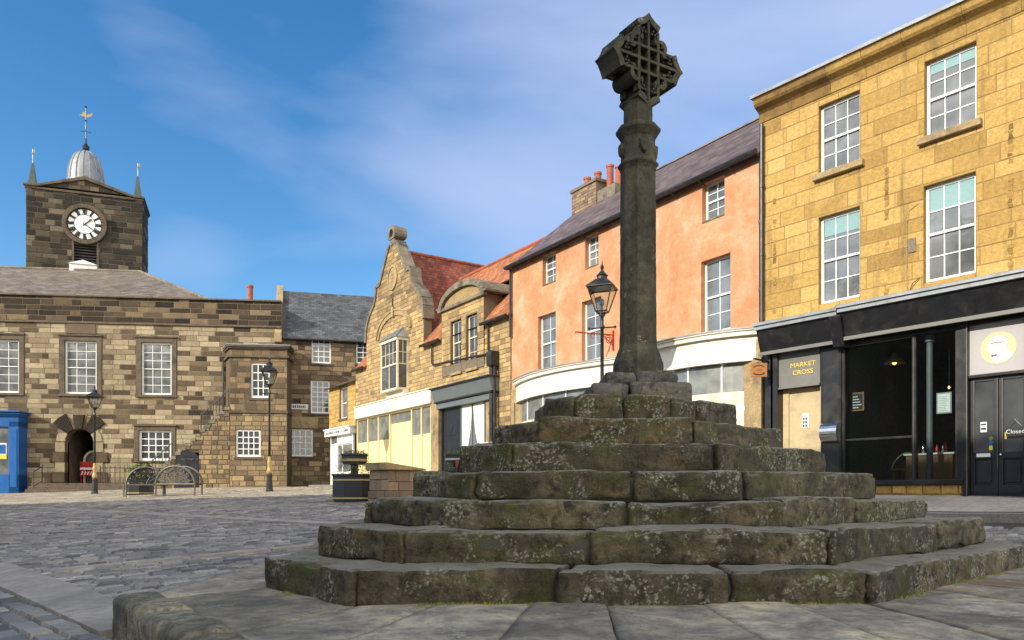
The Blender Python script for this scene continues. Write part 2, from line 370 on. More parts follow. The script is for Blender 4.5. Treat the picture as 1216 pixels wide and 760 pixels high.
# ------------------------------------------------------------------ facade helpers
class Fac:
    """A facade line on the map: origin P, unit direction u (to the right), inward normal n."""
    def __init__(s, P, u, zb=0.0):
        s.P=Vector((P[0],P[1])); s.u=Vector(u).normalized(); s.n=Vector((-s.u.y,s.u.x)); s.zb=zb
        s.rz=math.atan2(s.u.y,s.u.x)
    def hit(s, px, off=0.0):
        d=(px-CX)/F; Q=s.P-s.n*off
        # Q + u*a = (d*y, y)
        den=s.u.x-d*s.u.y; a=(d*Q.y-Q.x)/den; p=Q+s.u*a
        return a,p
    def X(s,px,off=0.0): return s.hit(px,off)[0]
    def Z(s,px,py,off=0.0): return (HY-py)/F*s.hit(px,off)[1].y-s.zb
    def W(s,a,off=0.0,z=0.0):
        p=s.P+s.u*a-s.n*off; return (p.x,p.y,z+s.zb)
    def rect(s,px0,px1,py0,py1,off=0.0):
        """opening measured at its own centre -> x0,x1,z0,z1"""
        pc=(px0+px1)/2; return s.X(px0,off),s.X(px1,off),s.Z(pc,py1,off),s.Z(pc,py0,off)
    def empty(s,name,label,cat,group=None):
        return thing(name,label,cat,(s.P.x,s.P.y,s.zb),s.rz,group)

def cut(rects, hole):
    out=[]; hx0,hx1,hz0,hz1=hole
    for (a,b,c,d) in rects:
        if hx1<=a or hx0>=b or hz1<=c or hz0>=d: out.append((a,b,c,d)); continue
        if a<hx0: out.append((a,hx0,c,d))
        if b>hx1: out.append((hx1,b,c,d))
        aa=max(a,hx0); bb=min(b,hx1)
        if c<hz0: out.append((aa,bb,c,hz0))
        if d>hz1: out.append((aa,bb,hz1,d))
    return out
def ashlar(mb, x0,x1,z0,z1, holes, ch, wr, tone, y=0.0, gap=.012, cham=.012, prot=.012, clip=None, mi=1):
    z=z0
    while z<z1-.02:
        h=ch*ru(.88,1.14); zt=min(z+h,z1)
        if z1-zt<ch*.35: zt=z1
        xa,xb=(x0,x1) if clip is None else clip((z+zt)/2)
        if xb-xa>.05:
            x=xa-ru(0,wr[1])*.5
            while x<xb:
                w=ru(*wr); a=max(x,xa); b=min(x+w,xb); x+=w
                if b-a<.04: continue
                t=tone((a+b)/2,(z+zt)/2)
                rs=[(a,b,z,zt)]
                for h_ in holes: rs=cut(rs,h_)
                for (p,q,r,s_) in rs:
                    if q-p<.03 or s_-r<.03: continue
                    g_=gap*.5; o=ru(.2,1)*prot
                    p+=g_;q-=g_;r+=g_;s_-=g_; cm=min(cham,(q-p)*.3,(s_-r)*.3)
                    v=[(p,y+.004,r),(q,y+.004,r),(q,y+.004,s_),(p,y+.004,s_),(p+cm,y-o,r+cm),(q-cm,y-o,r+cm),(q-cm,y-o,s_-cm),(p+cm,y-o,s_-cm)]
                    mb.idx(v,[(4,5,6,7),(0,1,5,4),(1,2,6,5),(2,3,7,6),(3,0,4,7)],mi,(t,rnd(),rnd()))
        z=zt
def backing(mb, x0,x1,z0,z1, holes, y=0.0, rev=.16, mi=0, rmi=None, c=(.5,.5,.5)):
    rmi = mi if rmi is None else rmi
    xs=sorted(set([x0,x1]+[max(x0,min(x1,h[k])) for h in holes for k in (0,1)]))
    zs=sorted(set([z0,z1]+[max(z0,min(z1,h[k])) for h in holes for k in (2,3)]))
    for a,b in zip(xs,xs[1:]):
        for c_,d in zip(zs,zs[1:]):
            mx=(a+b)/2; mz=(c_+d)/2
            if any(h[0]<mx<h[1] and h[2]<mz<h[3] for h in holes): continue
            mb.face([(a,y,c_),(b,y,c_),(b,y,d),(a,y,d)],mi,c)
    for (a,b,c_,d) in holes:
        yy=y+rev; y_=y-.004
        mb.face([(a,y_,c_),(a,yy,c_),(a,yy,d),(a,y_,d)][::-1],rmi,(.35,.5,.5)); mb.face([(b,y_,c_),(b,yy,c_),(b,yy,d),(b,y_,d)],rmi,(.35,.5,.5))
        mb.face([(a,y_,c_),(b,y_,c_),(b,yy,c_),(a,yy,c_)],rmi,(.35,.5,.5)); mb.face([(a,y_,d),(a,yy,d),(b,yy,d),(b,y_,d)],rmi,(.35,.5,.5))
def shell(mb,x0,x1,z0,z1,y0,y1,mi=0,c=(.5,.5,.5)):       # sides and back of a building body
    mb.face([(x0,y0,z0),(x0,y0,z1),(x0,y1,z1),(x0,y1,z0)],mi,c); mb.face([(x1,y0,z0),(x1,y1,z0),(x1,y1,z1),(x1,y0,z1)],mi,c)
    mb.face([(x0,y1,z0),(x0,y1,z1),(x1,y1,z1),(x1,y1,z0)],mi,c); mb.face([(x0,y0,z1),(x1,y0,z1),(x1,y1,z1),(x0,y1,z1)],mi,c)

def sash(par, r, cols, rows, y=.12, fw=.055, bar=.022, frame='white', glass='glass', sill=None, blind=None, label=None, surround=None, upper=None, name='window'):
    x0,x1,z0,z1=r; zm=z0+(z1-z0)*(.5 if upper is None else 1-upper)
    mb=MB(); d=.05
    mb.box(x0,x0+fw,y,y+d,z0,z1); mb.box(x1-fw,x1,y,y+d,z0,z1)
    mb.box(x0+fw,x1-fw,y-.006,y+d,z0,z0+fw*1.2); mb.box(x0+fw,x1-fw,y-.002,y+d,z1-fw,z1)
    ru_=rows//2 if upper is None else max(1,int(round(rows*upper))); rl=rows-ru_
    mb.box(x0+fw,x1-fw,y-.004,y+.04,zm-.022,zm+.022)
    for k in range(1,cols):
        x=x0+fw+(x1-x0-2*fw)*k/cols
        mb.box(x-bar/2,x+bar/2,y+.008,y+.035,zm+.022,z1-fw); mb.box(x-bar/2,x+bar/2,y+.022,y+.045,z0+fw*1.2,zm-.022)
    for k in range(1,ru_):
        z=zm+(z1-fw-zm)*k/ru_; mb.box(x0+fw,x1-fw,y+.010,y+.033,z-bar/2,z+bar/2)
    for k in range(1,rl):
        z=z0+fw*1.2+(zm-z0-fw*1.2)*k/rl; mb.box(x0+fw,x1-fw,y+.024,y+.043,z-bar/2,z+bar/2)
    w=mb.build(name,M[frame],par)
    if label: w['label']=label
    gm=MB()
    # every pane set at a slightly different angle, as old glass is
    def panes(za,zb_,n,yy):
        for i in range(cols):
            for j in range(n):
                a=x0+fw+(x1-x0-2*fw)*i/cols; b=x0+fw+(x1-x0-2*fw)*(i+1)/cols
                c=za+(zb_-za)*j/n; e=za+(zb_-za)*(j+1)/n
                t=[ru(-.002,.002) for _ in range(3)]; q=t[0]+t[1]-t[2]
                gm.face([(a,yy+t[0],c),(b,yy+t[2],c),(b,yy+t[1],e),(a,yy+q*1.0+t[0]-t[0],e)])
    panes(zm,z1-fw,ru_,y+.028); panes(z0+fw,zm,rl,y+.038)
    gm.build('glass',M[glass],w)
    if blind:
        bm=MB(); bm.box(x0+fw,x1-fw,y+.045,y+.05,z1-(z1-z0)*blind,z1-fw); 
        bm=MB(); zb_=z1-(z1-z0)*blind
        bm.box(x0+fw+.01,x1-fw-.01,y+.019,y+.022,zb_,z1-fw-.01); bm.build('blind',M['blind'],w)
    if sill:
        sm_=MB(); sm_.box(x0-sill[0],x1+sill[0],-sill[1],y+.02,z0-sill[2],z0-.002); sm_.build('sill',M[sill[3]],w,bevel=.012)
    if surround:
        s_,pr,mt=surround; sm_=MB()
        sm_.box(x0-s_,x0,-pr,.03,z0,z1); sm_.box(x1,x1+s_,-pr,.03,z0,z1); sm_.box(x0-s_,x1+s_,-pr-.003,.03,z1,z1+s_)
        sm_.box(x0-s_-.06,x1+s_+.06,-pr-.07,.03,z1+s_,z1+s_+.09)
        sm_.build('surround',M[mt],w,bevel=.01)
    return w
def roof_mesh(name, quads, mat, par, thick=.06):
    """each quad: 4 points, first edge along the eave; carries a uv map in metres for the tile pattern"""
    me=bpy.data.meshes.new(name); v=[];f=[];uvs=[]
    for q in quads:
        q=[Vector(p) for p in q]; n=len(v); v+= [tuple(p) for p in q]; f.append(tuple(range(n,n+len(q))))
        e=(q[1]-q[0]).normalized(); nn=(q[1]-q[0]).cross(q[2]-q[0]).normalized(); w=nn.cross(e)
        for p in q: uvs.append(((p-q[0]).dot(e)+n*.37,(p-q[0]).dot(w)))
    me.from_pydata(v,[],f); uv=me.uv_layers.new(name='tiles')
    for i,p in enumerate(uvs): uv.data[i].uv=p
    me.materials.append(mat); o=bpy.data.objects.new(name,me); COL.objects.link(o); o.parent=par
    s=o.modifiers.new('Solidify','SOLIDIFY'); s.thickness=thick; s.offset=-1
    return o
def gutter(par, pts, r=.055, mat='iron'):
    mb=MB(); mb.tube(pts,r,8); return mb.build('gutter',M[mat],par)
def pipe(par, pts, r=.045, mat='iron', collars=True):
    mb=MB(); mb.tube(pts,r,10)
    a,b=Vector(pts[0]),Vector(pts[-1])
    if collars:
        for p,q in zip(pts,pts[1:]):
            p=Vector(p);q=Vector(q); Ln=(q-p).length
            for k in range(1,int(Ln/1.5)+1):
                c=p+(q-p)*(k*1.5/Ln) if k*1.5<Ln else q; d=(q-p).normalized()*.03
                mb.cyl(c-d,c+d,r*1.3,r*1.3,10)
    return mb.build('downpipe',M[mat],par)
# ================================================================== MARKET CROSS
C0=(1.33,8.0)
OUT=[(-3.05,-2.7),(-2.25,-3.6),(.72,-3.62),(3.27,-1.25),(3.35,1.4),(1.6,3.5),(-1.7,3.5),(-3.2,1.2)]
SH={.785:-.05,.67:-.10,.545:-.11,.44:-.12,.305:-.09}
def poly(s, e=0.0, dx=0.0): return [(C0[0]+dx+x*s, C0[1]+y*s) for x,y in OUT]
SC=[1.0,.90,.785,.67,.545,.44,.305]
TOP=[-.453,-.240,-.052,.167,.402,.626,.897]
BASEZ=-.66

def stone(mb, q, z0, z1, cell=.04, rad=.035, amp=.018, mi=0, seed=0.0, col=None, topamp=.5, strat=1.0):
    """a worn block: q = 4 plan corners (front-left, front-right, back-right, back-left)"""
    q=[Vector(p) for p in q]
    Lx=((q[1]-q[0]).length+(q[2]-q[3]).length)/2; Ly=((q[3]-q[0]).length+(q[2]-q[1]).length)/2; Lz=z1-z0
    nx=max(2,int(Lx/cell)); ny=max(2,int(Ly/(cell*1.6))); nzz=max(2,int(Lz/cell))
    rad=min(rad,Lx*.4,Ly*.4,Lz*.4)
    col=col or (rnd(),rnd(),rnd())
    vid={}; verts=[]
    def vert(i,j,k):
        key=(i,j,k)
        if key in vid: return vid[key]
        p=Vector((Lx*i/nx,Ly*j/ny,Lz*k/nzz))
        # pull grid lines to the edges for a crisp rounding
        rx=min(rad,.010)+.25*rad*(p.z/Lz)**3
        qq=Vector((min(max(p.x,rx),Lx-rx),min(max(p.y,rad),Ly-rad),min(max(p.z,rad),Lz-rad)))
        d=p-qq
        if d.length>1e-6:
            n=Vector((d.x/rx,d.y/rad,d.z/rad)).normalized(); p=qq+Vector((n.x*rx,n.y*rad,n.z*rad))
        else: n=Vector((0,0,1))
        u=p.x/Lx; v=p.y/Ly
        pl=q[0]*(1-u)*(1-v)+q[1]*u*(1-v)+q[2]*u*v+q[3]*(1-u)*v
        ex=(q[1]-q[0]).normalized(); ey=(q[3]-q[0]).normalized()
        w=Vector((pl.x,pl.y,z0+p.z))
        s_=w+Vector((seed,seed*.37,0))
        dn=noise.noise(s_*2.6)*1.1+noise.noise(Vector((s_.x*5,s_.y*5,s_.z*(6+9*strat))))*.75+noise.noise(Vector((s_.x*14,s_.y*14,s_.z*(14+14*strat))))*.4+noise.noise(s_*45)*.16
        if n.z>.2 and n.z<.95: dn-=max(0,noise.noise(s_*4.3+Vector((9,9,9)))-.05)*2.4
        low=noise.noise(Vector((s_.x*1.3,s_.y*1.3,seed)))
        nw=(ex*n.x+ey*n.y); nw=Vector((nw.x,nw.y,n.z))
        a=amp*(topamp if n.z>.9 else 1)
        w+=nw*(dn*a)
        w.z+=low*amp*.9*(p.z/Lz)
        vid[key]=len(verts); verts.append(w); return vid[key]
    faces=[]
    for i in range(nx):
        for k in range(nzz):
            faces.append((vert(i,0,k),vert(i+1,0,k),vert(i+1,0,k+1),vert(i,0,k+1)))
            faces.append((vert(i,ny,k),vert(i,ny,k+1),vert(i+1,ny,k+1),vert(i+1,ny,k)))
    for j in range(ny):
        for k in range(nzz):
            faces.append((vert(0,j,k),vert(0,j,k+1),vert(0,j+1,k+1),vert(0,j+1,k)))
            faces.append((vert(nx,j,k),vert(nx,j+1,k),vert(nx,j+1,k+1),vert(nx,j,k+1)))
    for i in range(nx):
        for j in range(ny):
            faces.append((vert(i,j,nzz),vert(i+1,j,nzz),vert(i+1,j+1,nzz),vert(i,j+1,nzz)))
    mb.idx(verts,faces,mi,col)

cross=thing('market_cross','tall weathered dark stone cross on seven lichen-spotted octagonal steps','market cross',(C0[0],C0[1],BASEZ))
def toL(mb):                                   # world -> local of the cross
    mb.v=[(x-C0[0],y-C0[1],z-BASEZ) for x,y,z in mb.v]
    return mb
FR={0:[(.0,.5,1.0),(.0,.45,.73,1),(.0,.42,1),(0,.5,1)]}
for k,(s,zt) in enumerate(zip(SC,TOP)):
    z0 = BASEZ-.10 if k==0 else TOP[k-1]-.02
    mb=MB(); sh=SH.get(s,0); P=poly(s,dx=sh)
    inn=poly(max(.02,s-.20),dx=sh) if k<6 else poly(.02,dx=sh)
    random.seed(100+k*3)
    for e in range(8):
        A,B=Vector(P[e]),Vector(P[(e+1)%8]); Ai,Bi=Vector(inn[e]),Vector(inn[(e+1)%8])
        Ln=(B-A).length; front = e in (0,1,2,7,3)
        n=max(1,int(round(Ln/ru(1.15,1.75)))) if k<6 else (2 if Ln>.7 else 1)
        cuts=[0]+[min(.97,max(.03,(i+ru(-.22,.22))/n)) for i in range(1,n)]+[1]
        for i in range(n):
            g_=ru(.002,.010)/Ln
            a,b=cuts[i]+(g_ if i else .004/Ln),cuts[i+1]-(g_ if i<n-1 else .004/Ln)
            o=ru(-.02,.03); dh=ru(-.02,.012)
            nrm=Vector(((B-A).y,-(B-A).x)).normalized()
            if k>0 and rnd()<.0: continue
            q=[A.lerp(B,a)+nrm*o,A.lerp(B,b)+nrm*(o+ru(-.012,.012)),Ai.lerp(Bi,b),Ai.lerp(Bi,a)]
            stone(mb,q,z0+(ru(.0,.022) if k>0 else 0),zt+dh,.026 if front else .12,ru(.022,.045),.021 if front else .012,seed=rnd()*50,topamp=.55)
    # rubble and lime core showing in the joints and under the nosings
    c=poly(s-.012/ max(.3,s)*.6,dx=sh); ci=MB(); ci.prism(c,z0-.01,zt-.055,1,(.3,.3,.3)); mb.idx(ci.v,[f for f in ci.f],1,(.3,.3,.3))
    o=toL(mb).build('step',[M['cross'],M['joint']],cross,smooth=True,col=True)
# plinth courses
def ngon(r,n,ph,cx=0,cy=0): return [(cx+r*math.cos(2*math.pi*i/n+ph),cy+r*math.sin(2*math.pi*i/n+ph)) for i in range(n)]
mb=MB(); zs=TOP[6]-.03
ring=poly(.165)
for e,(a,b) in enumerate([(0,.36),(.38,1)]):
    A=Vector((C0[0]-.54,C0[1]-.58)); B=Vector((C0[0]+.46,C0[1]-.5)); A2=A+Vector((-.06,1.0)); B2=B+Vector((0,.95))
    stone(mb,[A.lerp(B,a),A.lerp(B,b),A2.lerp(B2,b),A2.lerp(B2,a)],zs,zs+.215+.02*e,.03,.05,.018,seed=3+e*7)
toL(mb).build('plinth',M['plinth'],cross,smooth=True,col=True)
mb=MB(); zs+=.2
A=Vector((C0[0]-.39,C0[1]-.46)); B=Vector((C0[0]+.33,C0[1]-.42)); A2=A+Vector((0,.8)); B2=B+Vector((0,.8))
for a,b,dz in [(0,.42,.0),(.43,1,.02)]:
    stone(mb,[A.lerp(B,a),A.lerp(B,b),A2.lerp(B2,b),A2.lerp(B2,a)],zs,zs+.145+dz,.028,.055,.02,seed=9+a*7)
toL(mb).build('plinth',M['plinth'],cross,smooth=True,col=True)
# octagonal shaft, hand-tooled: many rings with noise
SX,SY=C0[0],C0[1]
def oct_r(t, r, ph):
    a=((t-ph)%(math.pi/4))-math.pi/8
    return r*math.cos(math.pi/8)/math.cos(a)
def shaftmesh(prof, ph, mat, name, amp=.006, n=64, cx=0, cy=0, dz=.03, sq=0):
    mb=MB(); rings=[]; z=prof[0][1]
    pts=[]
    for (r0,z0),(r1,z1) in zip(prof,prof[1:]):
        m=max(1,int(abs(z1-z0)/dz))
        for i in range(m): pts.append((r0+(r1-r0)*i/m, z0+(z1-z0)*i/m))
    pts.append(prof[-1]); v=[]
    for r,zz in pts:
        for i in range(n):
            t=2*math.pi*i/n; rr=oct_r(t,r,ph)
            p=Vector((cx+rr*math.cos(t),cy+rr*math.sin(t),zz))
            d=noise.noise(p*7)*1.0+noise.noise(p*Vector((1,1,1))*24)*.7+noise.noise(Vector((p.x*60,p.y*60,p.z*25)))*.4
            k=1+amp*d/max(.05,r); v.append((cx+rr*k*math.cos(t),cy+rr*k*math.sin(t),zz))
    f=[]
    for k in range(len(pts)-1):
        for i in range(n): f.append((k*n+i,k*n+(i+1)%n,(k+1)*n+(i+1)%n,(k+1)*n+i))
    f.append(tuple(range((len(pts)-1)*n,len(pts)*n)))
    mb.idx(v,f,0,(.4,.2,.5)); return mb.build(name,M[mat],cross,smooth=False,col=True)
PH=R(-101)   # facets: one broad face towards the square, a narrow one seen at its left
zb=-BASEZ
shaftmesh([(.265,1.215+zb-.0),(.268,1.30+zb),(.262,1.36+zb),(.196,1.54+zb),(.192,1.75+zb),(.188,2.6+zb),(.182,3.40+zb)],PH,'shaft','shaft',amp=.004)
shaftmesh([(.182,3.38+zb),(.195,3.41+zb),(.214,3.435+zb),(.214,3.455+zb),(.185,3.475+zb),(.18,3.50+zb),(.178,3.68+zb),(.182,3.71+zb),(.212,3.755+zb),(.235,3.79+zb),(.235,3.82+zb),(.17,3.85+zb),(.152,3.87+zb),(.150,4.06+zb),(.16,4.09+zb)],PH,'shaft','collar',amp=.002,dz=.015)
for a in (R(-101)+math.pi/8+k*math.pi/2 for k in range(4)):
    mb=MB(); u=Vector((-math.sin(a),math.cos(a),0)); nn=Vector((math.cos(a),math.sin(a),0)); cc=nn*.160+Vector((0,0,3.59+zb))
    sh=[(-.06,.07),(0,.08),(.06,.07),(.058,0),(.03,-.06),(0,-.085),(-.03,-.06),(-.058,0)]
    v=[cc+u*x+Vector((0,0,z)) for x,z in sh]+[cc+u*x*.8+Vector((0,0,z*.8))+nn*.045 for x,z in sh]
    mb.idx(v,[tuple(range(8,16))]+[(i,(i+1)%8,(i+1)%8+8,i+8) for i in range(8)],0,(.4,.2,.5)); mb.build('shield',M['shaft'],cross,col=True)
# cross head
q1=[(0,.515),(.035,.475),(.09,.44),(.17,.405),(.135,.36),(.108,.32),(.100,.262)]
lobe=[(.188+.08*math.cos(R(t)),.188+.08*math.sin(R(t))) for t in (150,120,95,70,45,20,-5,-30,-60)]
q1+=lobe+[(.262,.100),(.32,.108),(.36,.135),(.405,.17),(.44,.09),(.475,.035)]
full=[]
for r_ in range(4):
    c_,s_=math.cos(-r_*math.pi/2),math.sin(-r_*math.pi/2)
    full+=[(x*c_-z*s_, x*s_+z*c_) for x,z in q1]
full=[(x*.93,z*.97) for x,z in full][::-1]
HZ=4.50+zb; th=.27
head_c=Vector((.02,.02,0)); hu=Vector((math.cos(R(31)),math.sin(R(31)),0)); hn=Vector((-hu.y,hu.x,0))
def HV(a,d,z): p=head_c+hu*a+hn*d; return (p.x,p.y,HZ+z)
mb=MB(); n=len(full)
for sc,d0,d1 in ((1,-.07,.07),):
    v=[HV(x,d0,z) for x,z in full]+[HV(x,d1,z) for x,z in full]
    mb.idx(v,[tuple(range(n)),tuple(range(2*n-1,n-1,-1))]+[(i,i+n,(i+1)%n+n,(i+1)%n) for i in range(n)],0,(.4,.2,.5))
for sg in (-1,1):                               # raised rim and tracery on both faces
    d0,d1=(-.068,-.155) if sg<0 else (.068,.155)
    inr=[(x*.83,z*.84) for x,z in full]; v=[HV(x,d1,z) for x,z in full]+[HV(x,d1,z) for x,z in inr]+[HV(x,d0,z) for x,z in inr]+[HV(x,d0,z) for x,z in full]
    f=[]
    for i in range(n):
        j=(i+1)%n; f+=[(i,j,j+n,i+n),(i+n,j+n,j+2*n,i+2*n),(i,i+3*n,j+3*n,j)]
    mb.idx(v,f,0,(.45,.2,.5))
    da,db=sorted((d0,d1*.97))
    def bar(a0,a1,z0,z1,dd=0):
        vv=[HV(a,d,z) for d in (da-dd,db+dd) for a,z in ((a0,z0),(a1,z0),(a1,z1),(a0,z1))]
        mb.idx(vv,[(0,1,2,3),(7,6,5,4),(0,4,5,1),(1,5,6,2),(2,6,7,3),(3,7,4,0)],0,(.45,.2,.5))
    for x in (-.13,0,.13):
        l=.33 if x else .40; bar(x-.016,x+.016,-l,l,0); bar(-l,l,x-.016,x+.016,.002)
    for cx_,cz_ in ((0,.42),(0,-.42),(.40,0),(-.40,0),(.2,.2),(-.2,.2),(.2,-.2),(-.2,-.2),(.065,.3),(-.065,.3),(.065,-.3),(-.065,-.3),(.29,.065),(-.29,.065),(.29,-.065),(-.29,-.065)):
        for t in (90,210,330):
            a_=cx_+.022*math.cos(R(t)); z_=cz_+.022*math.sin(R(t)); 
            for ang in range(0,360,60): pass
            p0=HV(a_,da,z_); p1=HV(a_,db+.0,z_); mb.cyl(p0,p1,.014,.014,8,0,(.3,.2,.5))
hd=mb.build('cross_head',M['shaft'],cross,col=True,bevel=.008)

# ================================================================== APRON AND GROUND
def apz(x,y):
    r=math.hypot(x-C0[0],y-C0[1]); return -.64-.03*max(0,r-3.7)+.004*math.sin(3*x+2*y)
AOUT=[1.235,1.27,1.62,1.42,1.25,1.2,1.15,1.0+.08]
random.seed(31)
apn=MB(); kb=MB()
P0=poly(.97); P1=[(C0[0]+x*s,C0[1]+y*s) for (x,y),s in zip(OUT,AOUT)]
for e in range(8):
    A,B=Vector(P0[e]),Vector(P0[(e+1)%8]); Ao,Bo=Vector(P1[e]),Vector(P1[(e+1)%8])
    n=max(1,int(round((Bo-Ao).length/ (.72 if e in(1,2) else 1.1))))
    if e==7: n=3
    cuts=[i/n+(ru(-.1,.1)/n if 0<i<n else 0) for i in range(n+1)]
    for i in range(n):
        a,b=cuts[i],cuts[i+1]
        rings=[0,1.0]
        if e in (2,3): rings=[0,.52+ru(-.06,.06),1.0]
        if e in (0,7): rings=[0,1.0]
        for r0,r1 in zip(rings,rings[1:]):
            g_=.008
            def pt(t,r): return A.lerp(B,t).lerp(Ao.lerp(Bo,t),r)
            q=[pt(a,r1),pt(b,r1),pt(b,r0),pt(a,r0)]; cc=sum(q,Vector((0,0)))/4
            q=[p+(cc-p).normalized()*g_*1.1 for p in q]
            m=MB(); stone(m,q,-.14,0,.05 if e in (0,1,2,7) else .15,.009,.007,seed=rnd()*30,topamp=.9)
            tl=(ru(-.006,.006),ru(-.006,.006))
            m.v=[(x,y,z+apz(x,y)+tl[0]*(x-cc.x)+tl[1]*(y-cc.y)) for x,y,z in m.v]
            apn.idx(m.v,m.f,0,m.c[0])
apn.prism([(p[0]*.985+C0[0]*.015,p[1]*.985+C0[1]*.015) for p in P1],-1.2,-.735,1)
o=apn.build('paved_apron',[M['slab'],M['joint']],None,smooth=True,col=True); tag(o,None,None,kind='structure')
# big round-topped kerb stones along the front left edge
kerbs=thing('kerb_edging','row of rounded moss-edged kerb blocks at the lower left of the cross apron','kerb stones',(P1[0][0],P1[0][1],-.9))
A,B=Vector(P1[0]),Vector(P1[1]); d=(B-A).normalized(); nrm=Vector((d.y,-d.x)); t=-.02
Bx=B+d*1.2
for Ls in (.50,.36,.44,.4,.5,.45):
    m=MB(); p=A+d*(t+.06)-nrm*.10; q=[p+nrm*.13,p+d*(Ls-.035)+nrm*(.13+ru(-.02,.02)),p+d*(Ls-.035)-nrm*.15,p-nrm*.15]
    stone(m,q,-.98,-.62+ru(-.006,.006),.022,.055,.013,seed=rnd()*30,strat=0)
    m.v=[(x-P1[0][0],y-P1[0][1],z+.9) for x,y,z in m.v]
    m.build('kerb_block',M['slab_m'],kerbs,smooth=True,col=True); t+=Ls

def inpoly(x,y,P):
    c=False; n=len(P)
    for i in range(n):
        x1,y1=P[i]; x2,y2=P[(i+1)%n]
        if (y1>y)!=(y2>y) and x<(x2-x1)*(y-y1)/(y2-y1)+x1: c=not c
    return c
AP=[(p[0]-(p[0]-C0[0])*.02,p[1]-(p[1]-C0[1])*.02) for p in P1]
# base sheet out to the horizon
xs=[-900,-300,-120,-60]+[-44+i*1.5 for i in range(48)]+[40,80,200,600,900]
ys=[-900,-200,-60]+[-20+i*1.5 for i in range(56)]+[80,140,400,1500]
mb=MB(); nx=len(xs)
mb.idx([(x,y,g(x,y)-.045) for y in ys for x in xs],[(j*nx+i,j*nx+i+1,(j+1)*nx+i+1,(j+1)*nx+i) for j in range(len(ys)-1) for i in range(nx-1)])
tag(mb.build('ground',M['ground'],None,smooth=True),None,None,kind='structure')

# facade lines (surveyed)
FY=Fac((8.4,13.2),(.804,-1)); FO=Fac((5.53,16.77),(.653,-1))
def row_dist(x,y):
    p=Vector((x,y)); a=-(p-FY.P).dot(FY.n); b=-(p-FO.P).dot(FO.n); return min(a,b) if y<16.8 else b
e1=Vector((.795,.606)); e2=Vector((-.606,.795))
# flagstone strips laid through the setts
strips=[(Vector((-5.9,8.45)),Vector((-2.2,4.66)),.46),(Vector((-5.3,7.35)),Vector((-1.9,9.95)),.2),(Vector((-14,22.2)),Vector((-1.6,11.6)),.3),(Vector((-18,13.0)),Vector((-8,20.6)),.3)]
def on_strip(x,y):
    p=Vector((x,y))
    for a,b,w in strips:
        d=(b-a); L_=d.length; d=d/L_; t=(p-a).dot(d); o=(p-a).dot(Vector((-d.y,d.x)))
        if -.02<t<L_+.02 and abs(o)<w/2-.05: return True
    return False
random.seed(5)
mb=MB()
def setts(mb, o, a, b, na, nb, wr, hw, ok):
    for j in range(*nb):
        v_=j*hw; u_=na[0]+ru(0,.2)
        while u_<na[1]:
            w=ru(*wr); cu=u_+w/2; c=o+a*cu+b*v_; u_+=w
            if not ok(c.x,c.y): continue
            tone=min(1,max(0,random.gauss(.44,.21)+ .12*nz(c.x,c.y,0,.8))); 
            if rnd()<.03: tone=min(1,tone+.3)
            far=c.y>15
            dz=ru(-.006,.007)+.02*nz(c.x,c.y,3,.5); tx=ru(-.03,.03); ty=ru(-.04,.04)
            hu_=w/2-.009; hv=hw/2-.010; k=.010 if far else ru(.010,.018)
            vs=[]
            for (su,sv) in ((-1,-1),(1,-1),(1,1),(-1,1)):
                jx=ru(-.004,.004)
                p=c+a*(su*hu_+jx)+b*(sv*hv+jx); vs.append((p.x,p.y,g(p.x,p.y)-.035))
            for (su,sv) in ((-1,-1),(1,-1),(1,1),(-1,1)):
                p=c+a*(su*(hu_-k))+b*(sv*(hv-k)); vs.append((p.x,p.y,g(p.x,p.y)+dz+su*hu_*tx+sv*hv*ty))
            mb.idx(vs,[(4,5,6,7),(0,1,5,4),(1,2,6,5),(2,3,7,6),(3,0,4,7)],0,(tone,rnd(),rnd()))
def okA(x,y):
    if y<2.5 or y>41 or x<-.74*y-1: return False
    if x>.72*y+.5: return False
    if x>-.5 and y<7 : return False
    if inpoly(x,y,AP): return False
    if row_dist(x,y)<2.12: return False
    if on_strip(x,y): return False
    if y>12 and x>.25*y+.5: return False
    # bottom-left corner beyond the first strip is laid differently
    a,b,w=strips[0]; d=(b-a).normalized()
    if (Vector((x,y))-a).dot(Vector((-d.y,d.x)))<0 and y<11: return False
    return True
def okB(x,y):
    if y<2.5 or y>12 or x<-.74*y-1 or inpoly(x,y,AP) or on_strip(x,y) or x>-.5: return False
    a,b,w=strips[0]; d=(b-a).normalized()
    return (Vector((x,y))-a).dot(Vector((-d.y,d.x)))<0
def kb_ok(x,y):
    # keep clear of the kerb blocks
    p=Vector((x,y)); t=(p-A).dot(d); o_=(p-A).dot(nrm); return not(-.05<t<3.2 and -.3<o_<.15)
A_=A; d_k=(B-A).normalized(); n_k=Vector((d_k.y,-d_k.x))
def near_kerb(x,y):
    p=Vector((x,y)); t=(p-A_).dot(d_k); o_=(p-A_).dot(n_k); return -.0<t<3.2 and -.4<o_<.04
O=Vector((-3,9))
setts(mb,O,e1,e2,(-30,26),(-60,270),(.17,.29),.135,lambda x,y: okA(x,y) and not near_kerb(x,y) and y<26)
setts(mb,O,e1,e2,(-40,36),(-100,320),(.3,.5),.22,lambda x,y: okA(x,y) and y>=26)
d1=(strips[0][1]-strips[0][0]).normalized()
n1_=Vector((-d1.y,d1.x))
setts(mb,strips[0][0]-n1_*.23-n1_*.085,d1,n1_,(-14,12),(-40,1),(.19,.32),.165,lambda x,y: okB(x,y) and not near_kerb(x,y))
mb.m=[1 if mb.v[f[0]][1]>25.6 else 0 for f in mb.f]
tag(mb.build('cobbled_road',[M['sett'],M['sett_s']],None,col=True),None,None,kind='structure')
mb=MB()
